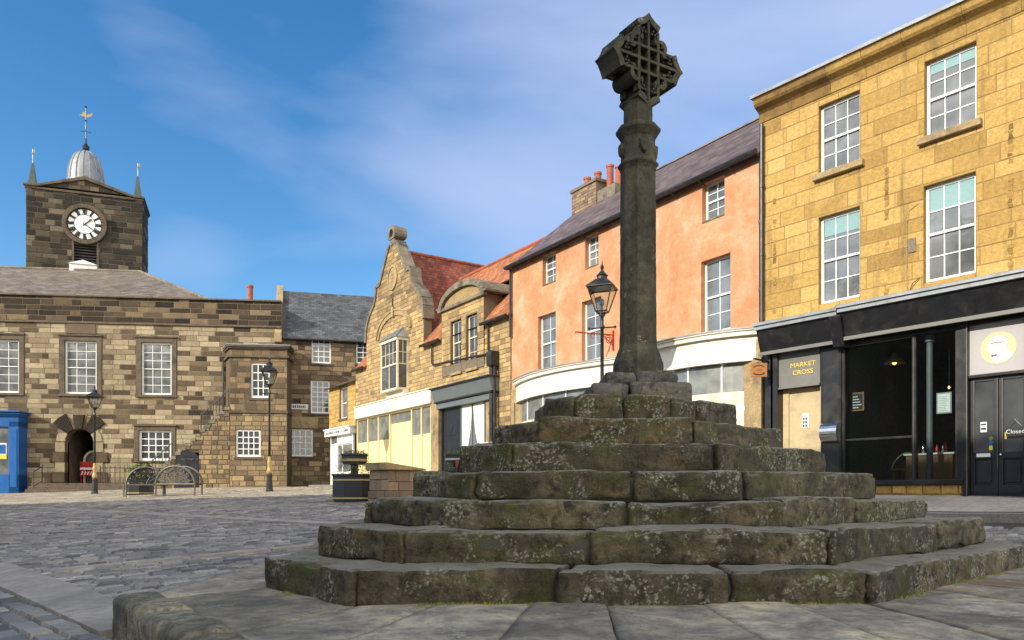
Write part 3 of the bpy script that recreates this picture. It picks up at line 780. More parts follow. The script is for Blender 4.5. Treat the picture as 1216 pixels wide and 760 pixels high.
for a,b,w in strips:
    d=(b-a); L_=d.length; d=d/L_; nn=Vector((-d.y,d.x)); t=0
    while t<L_-.05:
        l=min(ru(.6,1.0),L_-t); q=[a+d*(t+.006)-nn*w/2,a+d*(t+l-.006)-nn*w/2,a+d*(t+l-.006)+nn*w/2,a+d*(t+.006)+nn*w/2]; t+=l
        if inpoly((q[0].x+q[2].x)/2,(q[0].y+q[2].y)/2,AP): continue
        vs=[(p.x,p.y,g(p.x,p.y)-.05) for p in q]+[(p.x*.99+.01*(q[0]+q[2]).x/2,p.y*.99+.01*(q[0]+q[2]).y/2,g(p.x,p.y)+.012) for p in q]
        mb.idx(vs,[(4,5,6,7),(0,1,5,4),(1,2,6,5),(2,3,7,6),(3,0,4,7)])
tag(mb.build('flagstone_path',M['flag'],None),None,None,kind='structure')

# pavement along the row with its kerb
def fz(p): return g(p.x,p.y)+.10 if p.y>16 else (g(p.x,p.y)+.10)*max(0,min(1,(p.y-12)/4))+(-.055-.03*(13.2-p.y))*(1-max(0,min(1,(p.y-12)/4)))
line=[FY.P+FY.u*5]+[FY.P+FY.u*a for a in (4,3,2,1,0,-1,-2,-3)]+[FO.P-FO.u*a for a in (0,2,4,6,8,10,12,14,16,18,20,22,25)]
def nrm_at(i): return -(FY.n if i<9 else (FO.n if i>9 else (FY.n+FO.n).normalized()))
mb=MB(); kbm=MB()
W_=2.0
for i in range(len(line)-1):
    p,q=line[i],line[i+1]; n0,n1=nrm_at(i),nrm_at(i+1)
    def edge(pt,nn,w): r=pt+nn*w; return r
    rows=[0,.66,1.33,1.88]
    for w0,w1 in zip(rows,rows[1:]):
        m=2
        for j in range(m):
            a0,a1=j/m+(.003),(j+1)/m-.003
            P_=[]
            for (a,w) in ((a0,w0+.005),(a1,w0+.005),(a1,w1-.005),(a0,w1-.005)):
                pt=p.lerp(q,a); nn=n0.lerp(n1,a); e=pt+nn*w; kz=g((pt+nn*W_).x,(pt+nn*W_).y)+.10
                P_.append((e.x,e.y,fz(pt)*(1-w/W_)+kz*(w/W_)))
            mb.face(P_,0); 
    vs=[]
    for (pt,nn) in ((p,n0),(q,n1)):
        kz=g((pt+nn*W_).x,(pt+nn*W_).y)+.10
        for w,z in ((1.885,kz+.004),(1.99,kz+.001),(2.02,kz-.012),(2.02,kz-.2)): e=pt+nn*w; vs.append((e.x,e.y,z))
    kbm.idx(vs,[(0,4,5,1),(1,5,6,2),(2,6,7,3)])
    vs=[]
    for (pt,nn) in ((p,n0),(q,n1)):
        kz=g((pt+nn*W_).x,(pt+nn*W_).y)+.10
        vs+=[(pt.x,pt.y,fz(pt)-.012),((pt+nn*2).x,(pt+nn*2).y,kz-.014)]
    mb.face([vs[0],vs[2],vs[3],vs[1]],1)
tag(mb.build('pavement',[M['flag'],M['joint']],None),None,None,kind='structure')
tag(kbm.build('kerb',M['kerb'],None),None,None,kind='structure')
# moss and grass growing in the apron joints
random.seed(77); mb=MB()
def tuft(x,y,z,n=8,s=.018):
    for _ in range(n):
        a=ru(0,6.28); r=ru(0,.02); h=ru(.4,1)*s; p=Vector((x+r*math.cos(a),y+r*math.sin(a),z)); w=Vector((math.cos(a*3),math.sin(a*3),0))*.003; t=Vector((ru(-.01,.01),ru(-.01,.01),h))
        mb.face([p-w,p+w,p+t])
for e,(A2_,B2_) in enumerate(zip(P0,P0[1:]+P0[:1])):
    if e not in (0,1,2,7): continue
    a_,b_=Vector(A2_),Vector(B2_); cc=Vector(C0)
    for _ in range(260):
        t=rnd(); p=a_.lerp(b_,t); p=p+(p-cc).normalized()*ru(.10,.16)
        if nz(p.x,p.y,0,1.7)>.05: tuft(p.x,p.y,apz(p.x,p.y)-.004)
a_,b_=Vector(P1[0]),Vector(P1[1]); 
for _ in range(500):
    p=a_+(b_-a_).normalized()*ru(0,2.3)-n_k*ru(.19,.27)
    if nz(p.x,p.y,5,2.2)>-.05: tuft(p.x,p.y,apz(p.x,p.y)-.02,8,.03)
o=mb.build('moss',M['leafy'],None); tag(o,'green moss tufts growing in the joints of the apron slabs','moss',kind='stuff')
# ================================================================== YELLOW STONE PUB BUILDING
random.seed(11)
B=FY.empty('stone_building','golden ashlar three storey building over a black shopfront, at the right edge','building')
xl=FY.X(905.5); xr=FY.X(1330); 
holes=[FY.rect(972.4,1021,116,199),FY.rect(1098,1159.6,61.6,154),FY.rect(972.4,1021,252,356),FY.rect(1097,1158.7,212,331)]
# a further bay beyond the photo's right edge
dx=holes[1][0]-holes[0][0]
holes+= [(h[0]+dx,h[1]+dx,h[2],h[3]) for h in (holes[1],holes[3])]
# level the rows
for a,b in ((0,1),(2,3)):
    z0=(holes[a][2]+holes[b][2])/2; z1=(holes[a][3]+holes[b][3])/2
    for k in (a,b,4 if a==0 else 5): h=holes[k]; holes[k]=(h[0],h[1],z0,z1)
zf=FY.Z(1060,356)          # top of fascia lead
ztop=FY.Z(905.5,131); 
mb=MB(); backing(mb,xl,xr,zf-.3,ztop,holes,0,.14,0,1)
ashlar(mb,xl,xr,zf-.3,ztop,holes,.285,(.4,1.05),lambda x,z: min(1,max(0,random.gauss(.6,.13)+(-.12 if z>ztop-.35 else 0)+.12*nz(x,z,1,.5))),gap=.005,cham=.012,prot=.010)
shell(mb,xl,xr,-.6,ztop,0.0,7,0); 
# eroded scars where an old stack of brackets ran down the wall
random.seed(3)
for px in (1053,920,1200):
    xx=FY.X(px); zz=zf+.1
    while zz<zf+2.6:
        h_=ru(.03,.12)
        if rnd()<.85:
            pts=[(xx+ru(-.05,-.02),zz),(xx+ru(.02,.05),zz+ru(-.01,.01)),(xx+ru(.02,.06),zz+h_),(xx+ru(-.05,-.01),zz+h_+ru(-.02,.02))]
            mb.prism_y(pts,-.012,.0,1,(ru(.05,.35),.5,.5))
        zz+=h_+ru(0,.03)+(ru(.1,.4) if rnd()<.12 else 0)
random.seed(111)
mb.build('wall',[M['mortar_y'],M['gold']],B,col=True)
for k,h in enumerate(holes):
    two=k in (0,1,4)
    sash(B,h,3,4,y=.10,fw=.055,bar=.02,glass='glass_l',sill=(.10,.11,.13,'trim_y') if two else None,blind={2:.22,3:.27,1:.16}.get(k))
# cornice with lead gutter
mb=MB()
prof=[(0,ztop-.30),(-.03,ztop-.28),(-.05,ztop-.10),(-.10,ztop-.06),(-.22,ztop),(-.26,ztop+.05),(-.27,ztop+.14),(-.30,ztop+.17),(.2,ztop+.17),(.2,ztop-.3)]
x=xl-.06
while x<xr:
    w=ru(.7,1.1); mb.prism_x(prof,x+.003,min(x+w,xr)-.003,0,(ru(.1,.6),.5,.5)); x+=w
mb.build('cornice',M['gold'],B,col=True)
mb=MB(); mb.prism_x([(-.33,ztop+.175),(-.33,ztop+.24),(-.05,ztop+.27),(.3,ztop+.27),(.3,ztop+.175)],xl-.1,xr); mb.build('gutter',M['lead'],B)
roof_mesh('roof',[[(xl-.05,-.1,ztop+.27),(xr,-.1,ztop+.27),(xr,3.5,ztop+1.6),(xl-.05,3.5,ztop+1.6)],[(xr,7,ztop+.2),(xl,7,ztop+.2),(xl,3.5,ztop+1.6),(xr,3.5,ztop+1.6)]],M['slate_p'],B)
# small datestone and loose cable
mb=MB(); x0,x1,z0,z1=FY.rect(1079,1088,283,300); mb.box(x0,x1,-.03,.01,z0,z1); mb.build('stone_tablet',M['trim_g'],B,bevel=.008)
mb=MB(); zz=zf; xx=FY.X(1085)
mb.tube([(xx-.08,-.02,zz+.05),(xx,-.05,zz+.22),(xx+.12,-.03,zz+.30)],.008,5); mb.build('cable',M['iron'],B)
mb=MB(); xx=FY.X(1078); mb.tube([(xx,-.015,zf+.0),(xx-.01,-.015,zf+1.4),(xx+.03,-.015,zf+1.62),(xx+.2,-.015,zf+1.7)],.008,5); mb.build('cable',M['trim_y'],B)

# ---- black shopfront
zb0=-.6
z_top=FY.Z(1060,352); z_bot=FY.Z(1060,394,.25); xm=FY.X(992)
# fascia boards, tilted forward
def fascia(x0,x1,zt,zb,name='fascia'):
    mb=MB(); mb.prism_x([(-.42,zt-.02),(-.24,zb),(-.03,zb),(-.03,zt-.02)],x0,x1)
    o=mb.build(name,M['black'],B)
    m=MB(); m.prism_x([(-.50,zt-.018),(-.50,zt+.03),(-.47,zt+.05),(-.02,zt+.09),(-.02,zt-.018)],x0-.03,x1+.03); m.prism_x([(-.46,zt-.10),(-.46,zt-.02),(-.41,zt-.02),(-.40,zt-.10)],x0-.01,x1+.01)
    m.build('fascia_flashing',M['lead'],o)
    m=MB(); m.prism_x([(-.30,zb-.05),(-.30,zb+.02),(-.24,zb+.02),(-.24,zb-.05)],x0-.01,x1+.01); m.build('moulding',M['grey_p'],o)
    return o
xA=FY.X(901,.3); 
zt1=(FY.Z(905,388,.45)+FY.Z(985,371,.45))/2; zb1=(FY.Z(912,421,.27)+FY.Z(985,404,.27))/2
zt2=(FY.Z(1010,361,.45)+FY.Z(1200,321,.45))/2; zb2=(FY.Z(1010,403,.27)+FY.Z(1200,366,.27))/2
zt=(zt1+zt2)/2
fascia(xA,FY.X(997,.3),zt-.02,zb1+.0); fascia(FY.X(999,.3),xr,zt+.02,zb2)
m=MB(); m.prism_x([(-.46,zt-.12),(-.28,zb1-.12),(-.02,zb1-.12),(-.02,zt-.12)],FY.X(990,.3)-.03,FY.X(999,.3)+.05); m.build('console',M['black'],B,bevel=.02)
def zat(py,px,off=0): return FY.Z(px,py,off)
def fzl(a): p=FY.P+FY.u*a; return fz(p)
# pilasters, panel, doorway
def pil(px0,px1,zt,d=.10,mat='black',panel=True):
    a,b=FY.X(px0,.05),FY.X(px1,.05); m=MB(); m.box(a,b,-d,.25,zb0,zt)
    m.box(a-.02,b+.02,-d-.025,.2,zb0,fzl(a)+.22)
    if panel and b-a>.15:
        zl=fzl(a)+.35
        m.box(a+.02,a+.045,-d-.012,-d+.002,zl,zt-.1); m.box(b-.045,b-.02,-d-.012,-d+.002,zl,zt-.1)
        m.box(a+.045,b-.045,-d-.012,-d+.002,zt-.13,zt-.1); m.box(a+.045,b-.045,-d-.012,-d+.002,zl,zl+.03)
    return m.build('pilaster',M[mat],B,bevel=.006)
pil(909,916,zb1,.08,panel=False); pil(919.5,925,zb1,.12,panel=False); pil(976,1000,zb1-.0)
xa,xb=FY.X(925.5),FY.X(975.5)
zs0=(FY.Z(926,462)+FY.Z(974,455))/2; zs1=zb1
m=MB(); m.box(xa,xb,-.055,-.01,zs0,zs1-.005); sg=m.build('sign_board',M['grey_p'],B,bevel=.004)
text_mesh('lettering','MARKET',.135,M['yel'],sg,(xa+xb)/2+.10,-.058,zs0+.44,sx=1.12); text_mesh('lettering','CROSS',.135,M['yel'],sg,(xa+xb)/2+.10,-.058,zs0+.28,sx=1.15)
m=MB(); m.box(xa,xb,-.09,.0,zs0-.03,zs0-.002); m.build('lintel',M['grey_p'],B)
m=MB(); m.box(xa,xb,.13,.17,zb0,zs0-.03); m.box(xb-.02,xb+.001,-.02,.13,zb0,zs0-.03)
m.box(xa,xa+.16,.10,.13,zb0,zs0-.03); pd=m.build('door_panel',M['beige'],B,bevel=.004)
m=MB(); x0,x1,z0,z1=FY.rect(953,961,491,508,-.13); m.box(x0,x1,.118,.13,z0,z1); m.build('notice',M['paper'],pd)
m=MB(); 
for i in range(2):
    for j in range(3): m.box(x0+.02+i*.055,x0+.055+i*.055,.114,.118,z0+.02+j*.075,z0+.07+j*.075)
m.build('notice_print',M['black_m'],pd)
# steel letter box on the pilaster
m=MB(); x0,x1,z0,z1=FY.rect(976,996,502,525,.16); 
prof=[(x0,z0),(x1,z0)]; 
zc_=(z0+z1)/2; hh_=(z1-z0)/2; pr=[(-.11,z0)]+[(-.13-.15*math.cos(R(a)),zc_+hh_*math.sin(R(a))) for a in range(-80,91,17)]+[(-.11,z1)]
m.prism_x(pr,x0,x1); lb=m.build('letter_box',M['silver'],B)
m=MB(); m.box(x0+.04,x1-.04,-.285,-.26,z0+.15,z0+.165); m.build('slot',M['black'],lb)
# shop window
wx0,wx1=FY.X(1001),FY.X(1146); zsill=(FY.Z(1035,568,.12)+FY.Z(1140,572,.12))/2; zwt=zb2-.05
zfloor=fzl(wx0)+.02
m=MB(); m.box(wx0,wx1,-.02,.2,zb0,zsill-.09); 
ashlar(m,wx0+.02,wx1-.02,zfloor-.3,zsill-.085,[],.26,(.25,.5),lambda x,z:ru(.35,.8),y=-.03,gap=.015,cham=.02,prot=.03)
m.build('stall_riser',[M['mortar_y'],M['gold']],B,col=True)
m=MB(); m.box(wx0-.0,wx1,-.12,.2,zsill-.085,zsill); m.box(wx0,wx1,-.08,.06,zwt-.07,zwt)
px_m=FY.X(1087); m.box(wx0,wx0+.06,-.06,.06,zsill,zwt-.07); m.box(wx1-.12,wx1,-.08,.06,zsill,zwt-.07); m.box(px_m-.04,px_m+.03,-.06,.06,zsill,zwt-.07)
m.box(wx0+.06,px_m-.04,-.02,.03,zat(521,1040)-.02,zat(521,1040)+.025)
wf=m.build('shop_window',M['black'],B,bevel=.008)
m=MB(); m.box(px_m-.012,px_m-.004,-.07,-.06,zsill+.02,zwt-.1); m.box(wx0+.06,px_m-.04,-.065,-.055,zwt-.1,zwt-.085); m.box(wx1-.135,wx1-.12,-.05,.0,zsill,zwt-.07); m.build('worn_edge',M['benchmetal'],wf)
for a,b in ((wx0+.06,px_m-.04),(px_m+.03,wx1-.12)): m=MB(); m.box(a,b,.0,.006,zsill,zwt-.07); m.build('glass',M['clear'],wf)
for px in (1104,1141):
    xx=FY.X(px,-.14); m=MB(); m.cyl((xx,.14,zsill),(xx,.14,zwt-.2),.055,n=16); m.cyl((xx,.14,zwt-.2),(xx,.14,zwt),.085,n=16); m.build('column',M['slateblue'] if px==1104 else M['black'],B,smooth=False)
# interior: walls, floor, ceiling
ix1=xr-.3; iy1=4.2
m=MB(); z0i=zfloor; z1i=zwt+.3
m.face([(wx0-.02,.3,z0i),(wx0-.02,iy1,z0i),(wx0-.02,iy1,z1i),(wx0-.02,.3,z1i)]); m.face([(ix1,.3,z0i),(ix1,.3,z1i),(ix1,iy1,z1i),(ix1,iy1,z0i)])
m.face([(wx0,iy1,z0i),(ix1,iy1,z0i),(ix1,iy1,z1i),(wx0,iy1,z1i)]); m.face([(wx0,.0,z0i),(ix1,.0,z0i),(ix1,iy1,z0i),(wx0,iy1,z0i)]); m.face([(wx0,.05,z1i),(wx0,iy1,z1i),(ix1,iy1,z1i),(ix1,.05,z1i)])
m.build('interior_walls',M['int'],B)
def inside(name,label,cat): return thing(name,label,cat,FY.W(0,0),FY.rz)
# pendant lamp
xx=FY.X(1062,-.8); zl=FY.Z(1062,432,-.8); t=thing('pendant_lamp','brass dome pendant lamp hanging inside the left pane of the black shop window','lamp',FY.W(xx,-.8,zl),FY.rz)
m=MB(); m.lathe([(.03,.22),(.05,.17),(.13,.10),(.20,.0),(.195,-.005),(.12,.09),(.03,.16)],n=20); m.build('lamp_shade',M['goldp'],t,smooth=True)
m=MB(); m.cyl((0,0,.2),(0,0,.75),.008,n=6); m.build('cord',M['iron'],t)
m=MB(); m.lathe([(.01,.1),(.045,.06),(.05,.03),(.03,-.01),(.01,-.02)],n=12)
mm,nt,b_=newmat('Warm Bulb'); b_.inputs['Base Color'].default_value=(1,.7,.3,1); b_.inputs['Emission Color'].default_value=(1,.55,.2,1); b_.inputs['Emission Strength'].default_value=2.5
m.build('bulb',mm,t,smooth=True)
xx=FY.X(1127,-.5); zl=FY.Z(1127,460,-.5); t=thing('pendant_lamp','round glowing glass globe lamp hanging above the framed menu in the black shop window','lamp',FY.W(xx,-.5,zl),FY.rz)
m=MB(); m.lathe([(.01,-.08),(.05,-.065),(.08,0),(.05,.065),(.01,.08)],n=16); m.build('globe',M['clear'],t,smooth=True)
m=MB(); m.lathe([(.005,-.03),(.025,0),(.005,.03)],n=8); m.build('bulb',mm,t,smooth=True)
m=MB(); m.cyl((0,0,.08),(0,0,.9),.006,n=6); m.build('cord',M['iron'],t)
# framed menu at the window
x0,x1,z0,z1=FY.rect(1112,1130,466,491,-.03); t=thing('framed_menu','pale framed menu sheet hung in the right pane of the black shop window','menu',FY.W(x0,-.03,z0),FY.rz)
m=MB(); w_=x1-x0; h_=z1-z0; m.box(0,w_,0,.02,0,h_); m.build('frame',M['lead'],t)
m=MB(); m.box(.025,w_-.025,-.004,.0,.025,h_-.025); s_=m.build('menu_sheet',M['paper'],t)
m=MB()
for i in range(9): m.box(.05,w_-.05-ru(0,.05),-.006,-.004,.05+i*(h_-.1)/9,.056+i*(h_-.1)/9)
m.build('print_lines',M['grey_p'],s_)
# counter with bottles and box, board, stool
x0,x1,z0,z1=FY.rect(1088,1118,536,566,-.6); zc=FY.Z(1100,538,-.6)
t=thing('shop_counter','brown wooden counter with a pale top behind the black shop window','counter',FY.W(x0-.2,-.6,zfloor),FY.rz)
m=MB(); m.box(0,x1-x0+.4,0,.45,0,zc-zfloor-.04); m.build('cabinet',M['wood'],t,bevel=.01)
m=MB(); m.box(-.03,x1-x0+.43,-.03,.48,zc-zfloor-.038,zc-zfloor); m.build('counter_top',M['paper'],t,bevel=.006)
for i in range(7):
    xx=x0-.02+i*.085; zz=zc; rr=ru(.022,.03); hh=ru(.13,.22)
    tt=thing('bottle',['red capped bottle among those on the counter behind the black shop window','clear bottle among those on the counter behind the black shop window'][i%2],'bottle',FY.W(xx,-.7-.05*(i%3),zz),0,'bottles on the shop counter')
    m=MB(); m.lathe([(rr,0),(rr,hh*.6),(rr*.4,hh*.78),(rr*.4,hh)],n=10); m.build('bottle_body',M['red'] if i%2==0 else M['silver'],tt,smooth=True)
x0,x1,z0,z1=FY.rect(1010,1026,466,488,-.25); t=thing('small_chalkboard','small framed chalkboard hung in the left pane of the black shop window','chalkboard',FY.W(x0,-.25,z0),FY.rz)
m=MB(); w_=x1-x0; h_=z1-z0; m.box(0,w_,0,.02,0,h_); m.build('frame',M['wood'],t); m=MB(); m.box(.03,w_-.03,-.004,0,.03,h_-.03); bd=m.build('board',M['black_m'],t)
m=MB()
for i in range(5): m.box(.05,w_-.05-ru(0,.08),-.006,-.004,.06+i*(h_-.1)/5,.075+i*(h_-.1)/5)
m.build('chalk_lines',M['paper'],bd)
x0,x1,z0,z1=FY.rect(1020,1045,535,575,-.8)
t=thing('round_stool','bentwood chair with curved back behind the lower left of the black shop window','chair',FY.W(FY.X(1072,-.8),-.8,zfloor),FY.rz)
m=MB(); m.lathe([(.2,.44),(.22,.45),(.22,.475),(.2,.48)],n=20); m.build('seat',M['wood'],t)
for k in range(4):
    a=math.pi/4+k*math.pi/2; m=MB(); m.cyl((.2*math.cos(a),.2*math.sin(a),0),(.16*math.cos(a),.16*math.sin(a),.44),.016,n=8); m.build('leg',M['wood'],t)
m=MB(); m.tube([(.22*math.cos(R(a)),.20*math.sin(R(a)),.48+.33*math.sin(R(a*1.0))) for a in range(0,181,15)],.014,6); m.build('backrest',M['leaf'],t)
# pub door pair
dx0,dx1=FY.X(1147),FY.X(1222); zdh=(FY.Z(1150,451)+FY.Z(1210,443))/2; zd0=fzl(FY.X(1180))-.01
ztr0=zdh+.06; ztr1=zb2-.1
m=MB(); m.box(dx0-.03,dx0+.06,-.09,.14,zb0,zb2); m.box(dx1-.02,dx1+.1,-.09,.14,zb0,zb2); m.box(dx0+.06,dx1-.02,-.06,.12,zdh,ztr0); m.box(dx0+.06,dx1-.02,-.06,.12,ztr1,zb2)
m.box(dx0+.06,dx1-.02,-.12,.2,zb0,zd0)
m.build('door_frame',M['black'],B,bevel=.008)
m=MB(); m.box(dx0+.04,dx0+.055,-.10,-.09,zd0,zb2-.1); m.box(dx0+.06,dx1-.02,-.07,-.06,zdh+.045,zdh+.058);  m.build('worn_edge',M['benchmetal'],B)
mid=(dx0+.06+dx1-.02)/2
for k,(a,b) in enumerate(((dx0+.065,mid-.004),(mid+.004,dx1-.025))):
    m=MB(); st=.07; y0,y1=.02,.07; zr=FY.Z(1180,541); zt_=zdh-.005
    m.box(a,a+st,y0,y1,zd0+.01,zt_); m.box(b-st,b,y0,y1,zd0+.01,zt_); m.box(a+st,b-st,y0+.001,y1,zt_-.06,zt_); m.box(a+st,b-st,y0+.001,y1,zr-.05,zr+.06); m.box(a+st,b-st,y0+.001,y1,zd0+.01,zd0+.2)
    m.box(a+st,b-st,y0+.03,y1,zd0+.2,zr-.05)
    m.box(a+st+.04,b-st-.04,y0+.01,y0+.03,zd0+.25,zr-.1)
    dr=m.build('door',M['navy'],B,bevel=.006)
    m=MB(); m.box(a+st,b-st,y0+.02,y0+.026,zr+.06,zt_-.06); m.build('glass',M['glass'],dr)
    m=MB(); m.box(a+st-.014,a+st-.002,y0-.008,y0,zr+.06,zt_-.03); m.box(b-.012,b-.002,y0-.008,y0,zd0+.5,zt_); m.box(a+.01,b-.01,y0-.006,y0,zt_-.012,zt_-.003); m.build('worn_edge',M['benchmetal'],dr)
    if k==0:
        m=MB(); m.box((a+b)/2-.12,(a+b)/2+.10,y0-.012,y0+.0,zr-.02,zr+.045); m.build('letter_plate',M['paper'],dr,bevel=.004)
        m=MB(); m.box((a+b)/2-.06,(a+b)/2+.04,.030,.038,zr+.42,zr+.60); m.build('sticker',M['paper'],dr)
        m=MB(); m.box((a+b)/2-.05,(a+b)/2+.03,.027,.0298,zr+.46,zr+.50); m.box((a+b)/2-.05,(a+b)/2+.03,.027,.0298,zr+.54,zr+.57); m.build('sticker_print',M['black_m'],dr)
        for zz,mt in ((.40,'leaf'),(.32,'bluepaint')):
            m=MB(); m.cyl((b-st-.045,.034,zr+zz-.1),(b-st-.045,.040,zr+zz-.1),.036,n=16); m.build('sticker',M[mt],dr)
        m=MB(); m.box(b-st-.075,b-st-.02,.033,.040,zr+.10,zr+.18); m.build('sticker',M['yel'],dr)
    else:
        m=MB(); m.lathe([(.012,0),(.024,.02),(.024,.035),(.008,.05)],n=12); m.v=[(a+st*.45+x,y0-z,zr+.01+y) for x,y,z in m.v]; m.build('door_knob',M['silver'],dr)
        cxs=(a+b)/2+.04; zc=zr+.40
        m=MB(); hh=.085; ww=.14
        m.prism_y([(cxs-ww,zc-hh*.7),(cxs-ww*.85,zc-hh),(cxs+ww*.85,zc-hh),(cxs+ww,zc-hh*.7),(cxs+ww,zc+hh*.7),(cxs+ww*.85,zc+hh),(cxs-ww*.85,zc+hh),(cxs-ww,zc+hh*.7)],.005,.018)
        cs=m.build('closed_sign',M['black_m'],dr)
        text_mesh('lettering','Closed',.10,M['paper'],cs,cxs,.003,zc-.002,extrude=.001)
        m=MB(); m.tube([(cxs-.1,.01,zc+hh),(cxs,.01,zc+hh+.11),(cxs+.1,.01,zc+hh)],.004,5); m.cyl((cxs,.0,zc+hh+.12),(cxs,.02,zc+hh+.12),.015,n=10); m.build('sign_string',M['silver'],cs)
        m=MB(); m.box(a+st+.02,a+st+.05,.033,.04,zr+.28,zr+.4); m.build('sticker',M['yel'],dr)
        
# fanlight panel with painted roundel of a man's head in bow tie
m=MB(); m.box(dx0+.06,dx1-.02,.0,.04,ztr0,ztr1)
lil=smat('Pale Grey Panel',(.38,.36,.36),.5,.05,2,0); tp=m.build('sign_panel',lil,B)
cx_=FY.X(1184)+.02; cz_=(ztr0+ztr1)/2-.01; rr=.28
pg=smat('Pale Gold Roundel',(.62,.50,.28),.6,.1,4,0); m=MB(); m.cyl((cx_,.002,cz_),(cx_,-.006,cz_),rr,n=40); m.build('roundel',pg,tp)
m=MB(); 
face=[(-.16,-.02),(-.13,.03),(-.14,.10),(-.09,.16),(0,.185),(.08,.17),(.12,.11),(.11,.02),(.12,-.05),(.20,-.10),(.14,-.18),(0,-.225),(-.12,-.17),(-.06,-.12),(-.10,-.07)]
m.prism_y([(cx_+x*1.15,cz_+z*1.15) for x,z in face],-.011,-.006); m.build('painted_head',M['white'],tp)
m=MB()
m.tube([(cx_-.13,-.012,cz_+.08),(cx_-.05,-.012,cz_+.10),(cx_+.03,-.012,cz_+.085),(cx_+.10,-.012,cz_+.11)],.005,5)
for q in (-.07,.01): m.lathe([(.001,0)],n=3) if False else m.tube([(cx_+q+.03*math.cos(R(t)),-.012,cz_+.07+.022*math.sin(R(t))) for t in range(0,361,45)],.003,4)
m.tube([(cx_-.12,-.012,cz_-.02),(cx_-.09,-.012,cz_-.03),(cx_-.06,-.012,cz_-.015)],.004,4)
m.prism_y([(cx_-.10,cz_-.10),(cx_-.06,cz_-.12),(cx_-.02,cz_-.10),(cx_-.02,cz_-.15),(cx_-.06,cz_-.13),(cx_-.10,cz_-.15)],-.014,-.010)
m.build('painted_lines',M['black_m'],tp)
pipe(B,[(xl+.03,-.08,FY.Z(908,384)),(xl+.03,-.08,ztop-.35)],.045)

# hanging sign and its bracket
hx=FY.X(917); zt_=FY.Z(905,432)
t=thing('hanging_sign','small varnished wooden sign hanging from a black bracket beside the market cross signboard','sign',FY.W(hx,0,zt_),FY.rz)
m=MB(); m.tube([(0,-.05,0),(-.06,-.62,.02)],.022,8); m.tube([(0,-.06,-.3),(-.03,-.35,-.03)],.014,8); m.box(-.03,.03,-.13,0,-.45,.1)
m.tube([(0,-.06,-.25),(.02,-.12,-.32),(0,-.16,-.36),(-.02,-.12,-.40)],.014,6)
m.build('bracket',M['iron'],t,bevel=.003)
m=MB(); ww=.17
pts=[(-ww,-.36),(ww,-.36),(ww,-.07),(ww*.45,-.055),(0,-.03),(-ww*.45,-.055),(-ww,-.07)]
m.prism_y(pts,-.015,.015); 
sgn=m.build('sign_panel',M['signwood'],t,bevel=.004); sgn.location=(-.045,-.44,0); sgn.rotation_euler=(0,0,R(42))
m=MB()
m.tube([(.12*math.cos(R(a)),-.018,-.17+.06*math.sin(R(a))) for a in range(20,161,20)],.010,5)
m.tube([(.12*math.cos(R(a)),-.018,-.25+.06*math.sin(R(a))) for a in range(200,341,20)],.012,5)
m.lathe([(.001,0),(.012,.004),(.001,.008)],n=8); m.v=m.v; m.box(-.06,.06,-.019,-.014,-.215,-.205); m.build('painted_lines',M['black_m'],sgn)
m=MB(); m.tube([(-.1,0,-.06),(-.1,0,.0)],.004,5); m.tube([(.1,0,-.06),(.1,0,.0)],.004,5); m.build('hook',M['iron'],sgn)

# ================================================================== ORANGE BUILDING
random.seed(12)
B=FO.empty('orange_building','three storey orange limewashed building with slate roof and two white bow shopfronts','building')
xl=FO.X(607.5); xr=FO.X(906)
H2=[FO.rect(644.4,660,301,334.5),FO.rect(695,710.7,278,315),FO.rect(834,860.5,213.6,259.6)]
H1=[FO.rect(639,660,373,439.5),FO.rect(691,714,357,428),FO.rect(832.8,867.4,303,394)]
def level(hs,w=None):
    z0=sum(h[2] for h in hs)/len(hs); z1=sum(h[3] for h in hs)/len(hs); return [(h[0],h[1],z0,z1) for h in hs]
print('levels orange',H2,H1)
holes=level(H2)+level(H1)
zfo=(FO.Z(640,442)+FO.Z(860,400))/2     # top of shop fascias
zev=(FO.Z(608,316)+FO.Z(905,188))/2
zb0=-1.0
mb=MB(); backing(mb,xl,xr,zfo-.6,zev,holes,0,.16); shell(mb,xl,xr,zb0,zev,0,6)
# lower stone piers between the shopfronts
mb.build('wall',M['plaster'],B)
for h in holes[:3]: sash(B,h,2,4,y=.14,fw=.05,bar=.02,glass='glass_l',sill=(.0,.02,.05,'trim_g'))
for h in holes[3:]: sash(B,h,2,8 if False else 4,y=.14,fw=.05,bar=.02,glass='glass_l',sill=(.0,.02,.06,'trim_g'))
yr=3.0; zr=(FO.Z(700,247,-3)+FO.Z(895,138,-3))/2
print('orange eave',zev,'ridge',zr,FO.Z(608,316),FO.Z(905,188))
roof_mesh('roof',[[(xl-.08,-.18,zev-.02),(xr-.02,-.18,zev-.02),(xr-.02,yr,zr),(xl-.08,yr,zr)],[(xr-.02,6,zev),(xl-.08,6,zev),(xl-.08,yr,zr),(xr-.02,yr,zr)]],M['slate_p'],B,.07)
m=MB()
for s_,yy in ((xl,1),(xr-.05,1)): m.prism_x([(0,zev-.05),(6,zev-.05),(3,zr-.06)],s_,s_+.05)
m.build('gable_wall',M['plaster'],B)
m=MB(); m.prism_x([(yr-.12,zr-.06),(yr,zr+.05),(yr+.12,zr-.06)],xl-.08,xr-.02); m.build('ridge_tiles',M['trim_g'],B)
gutter(B,[(xl-.05,-.24,zev-.02),(xr,-.24,zev+.03)],.06)
m=MB()
x=xl+.4
while x<xr: m=MB(); m.cyl((x,0,zev-.12),(x,-.24,zev-.07),.012,n=6); m.build('gutter_bracket',M['iron'],B); x+=.9
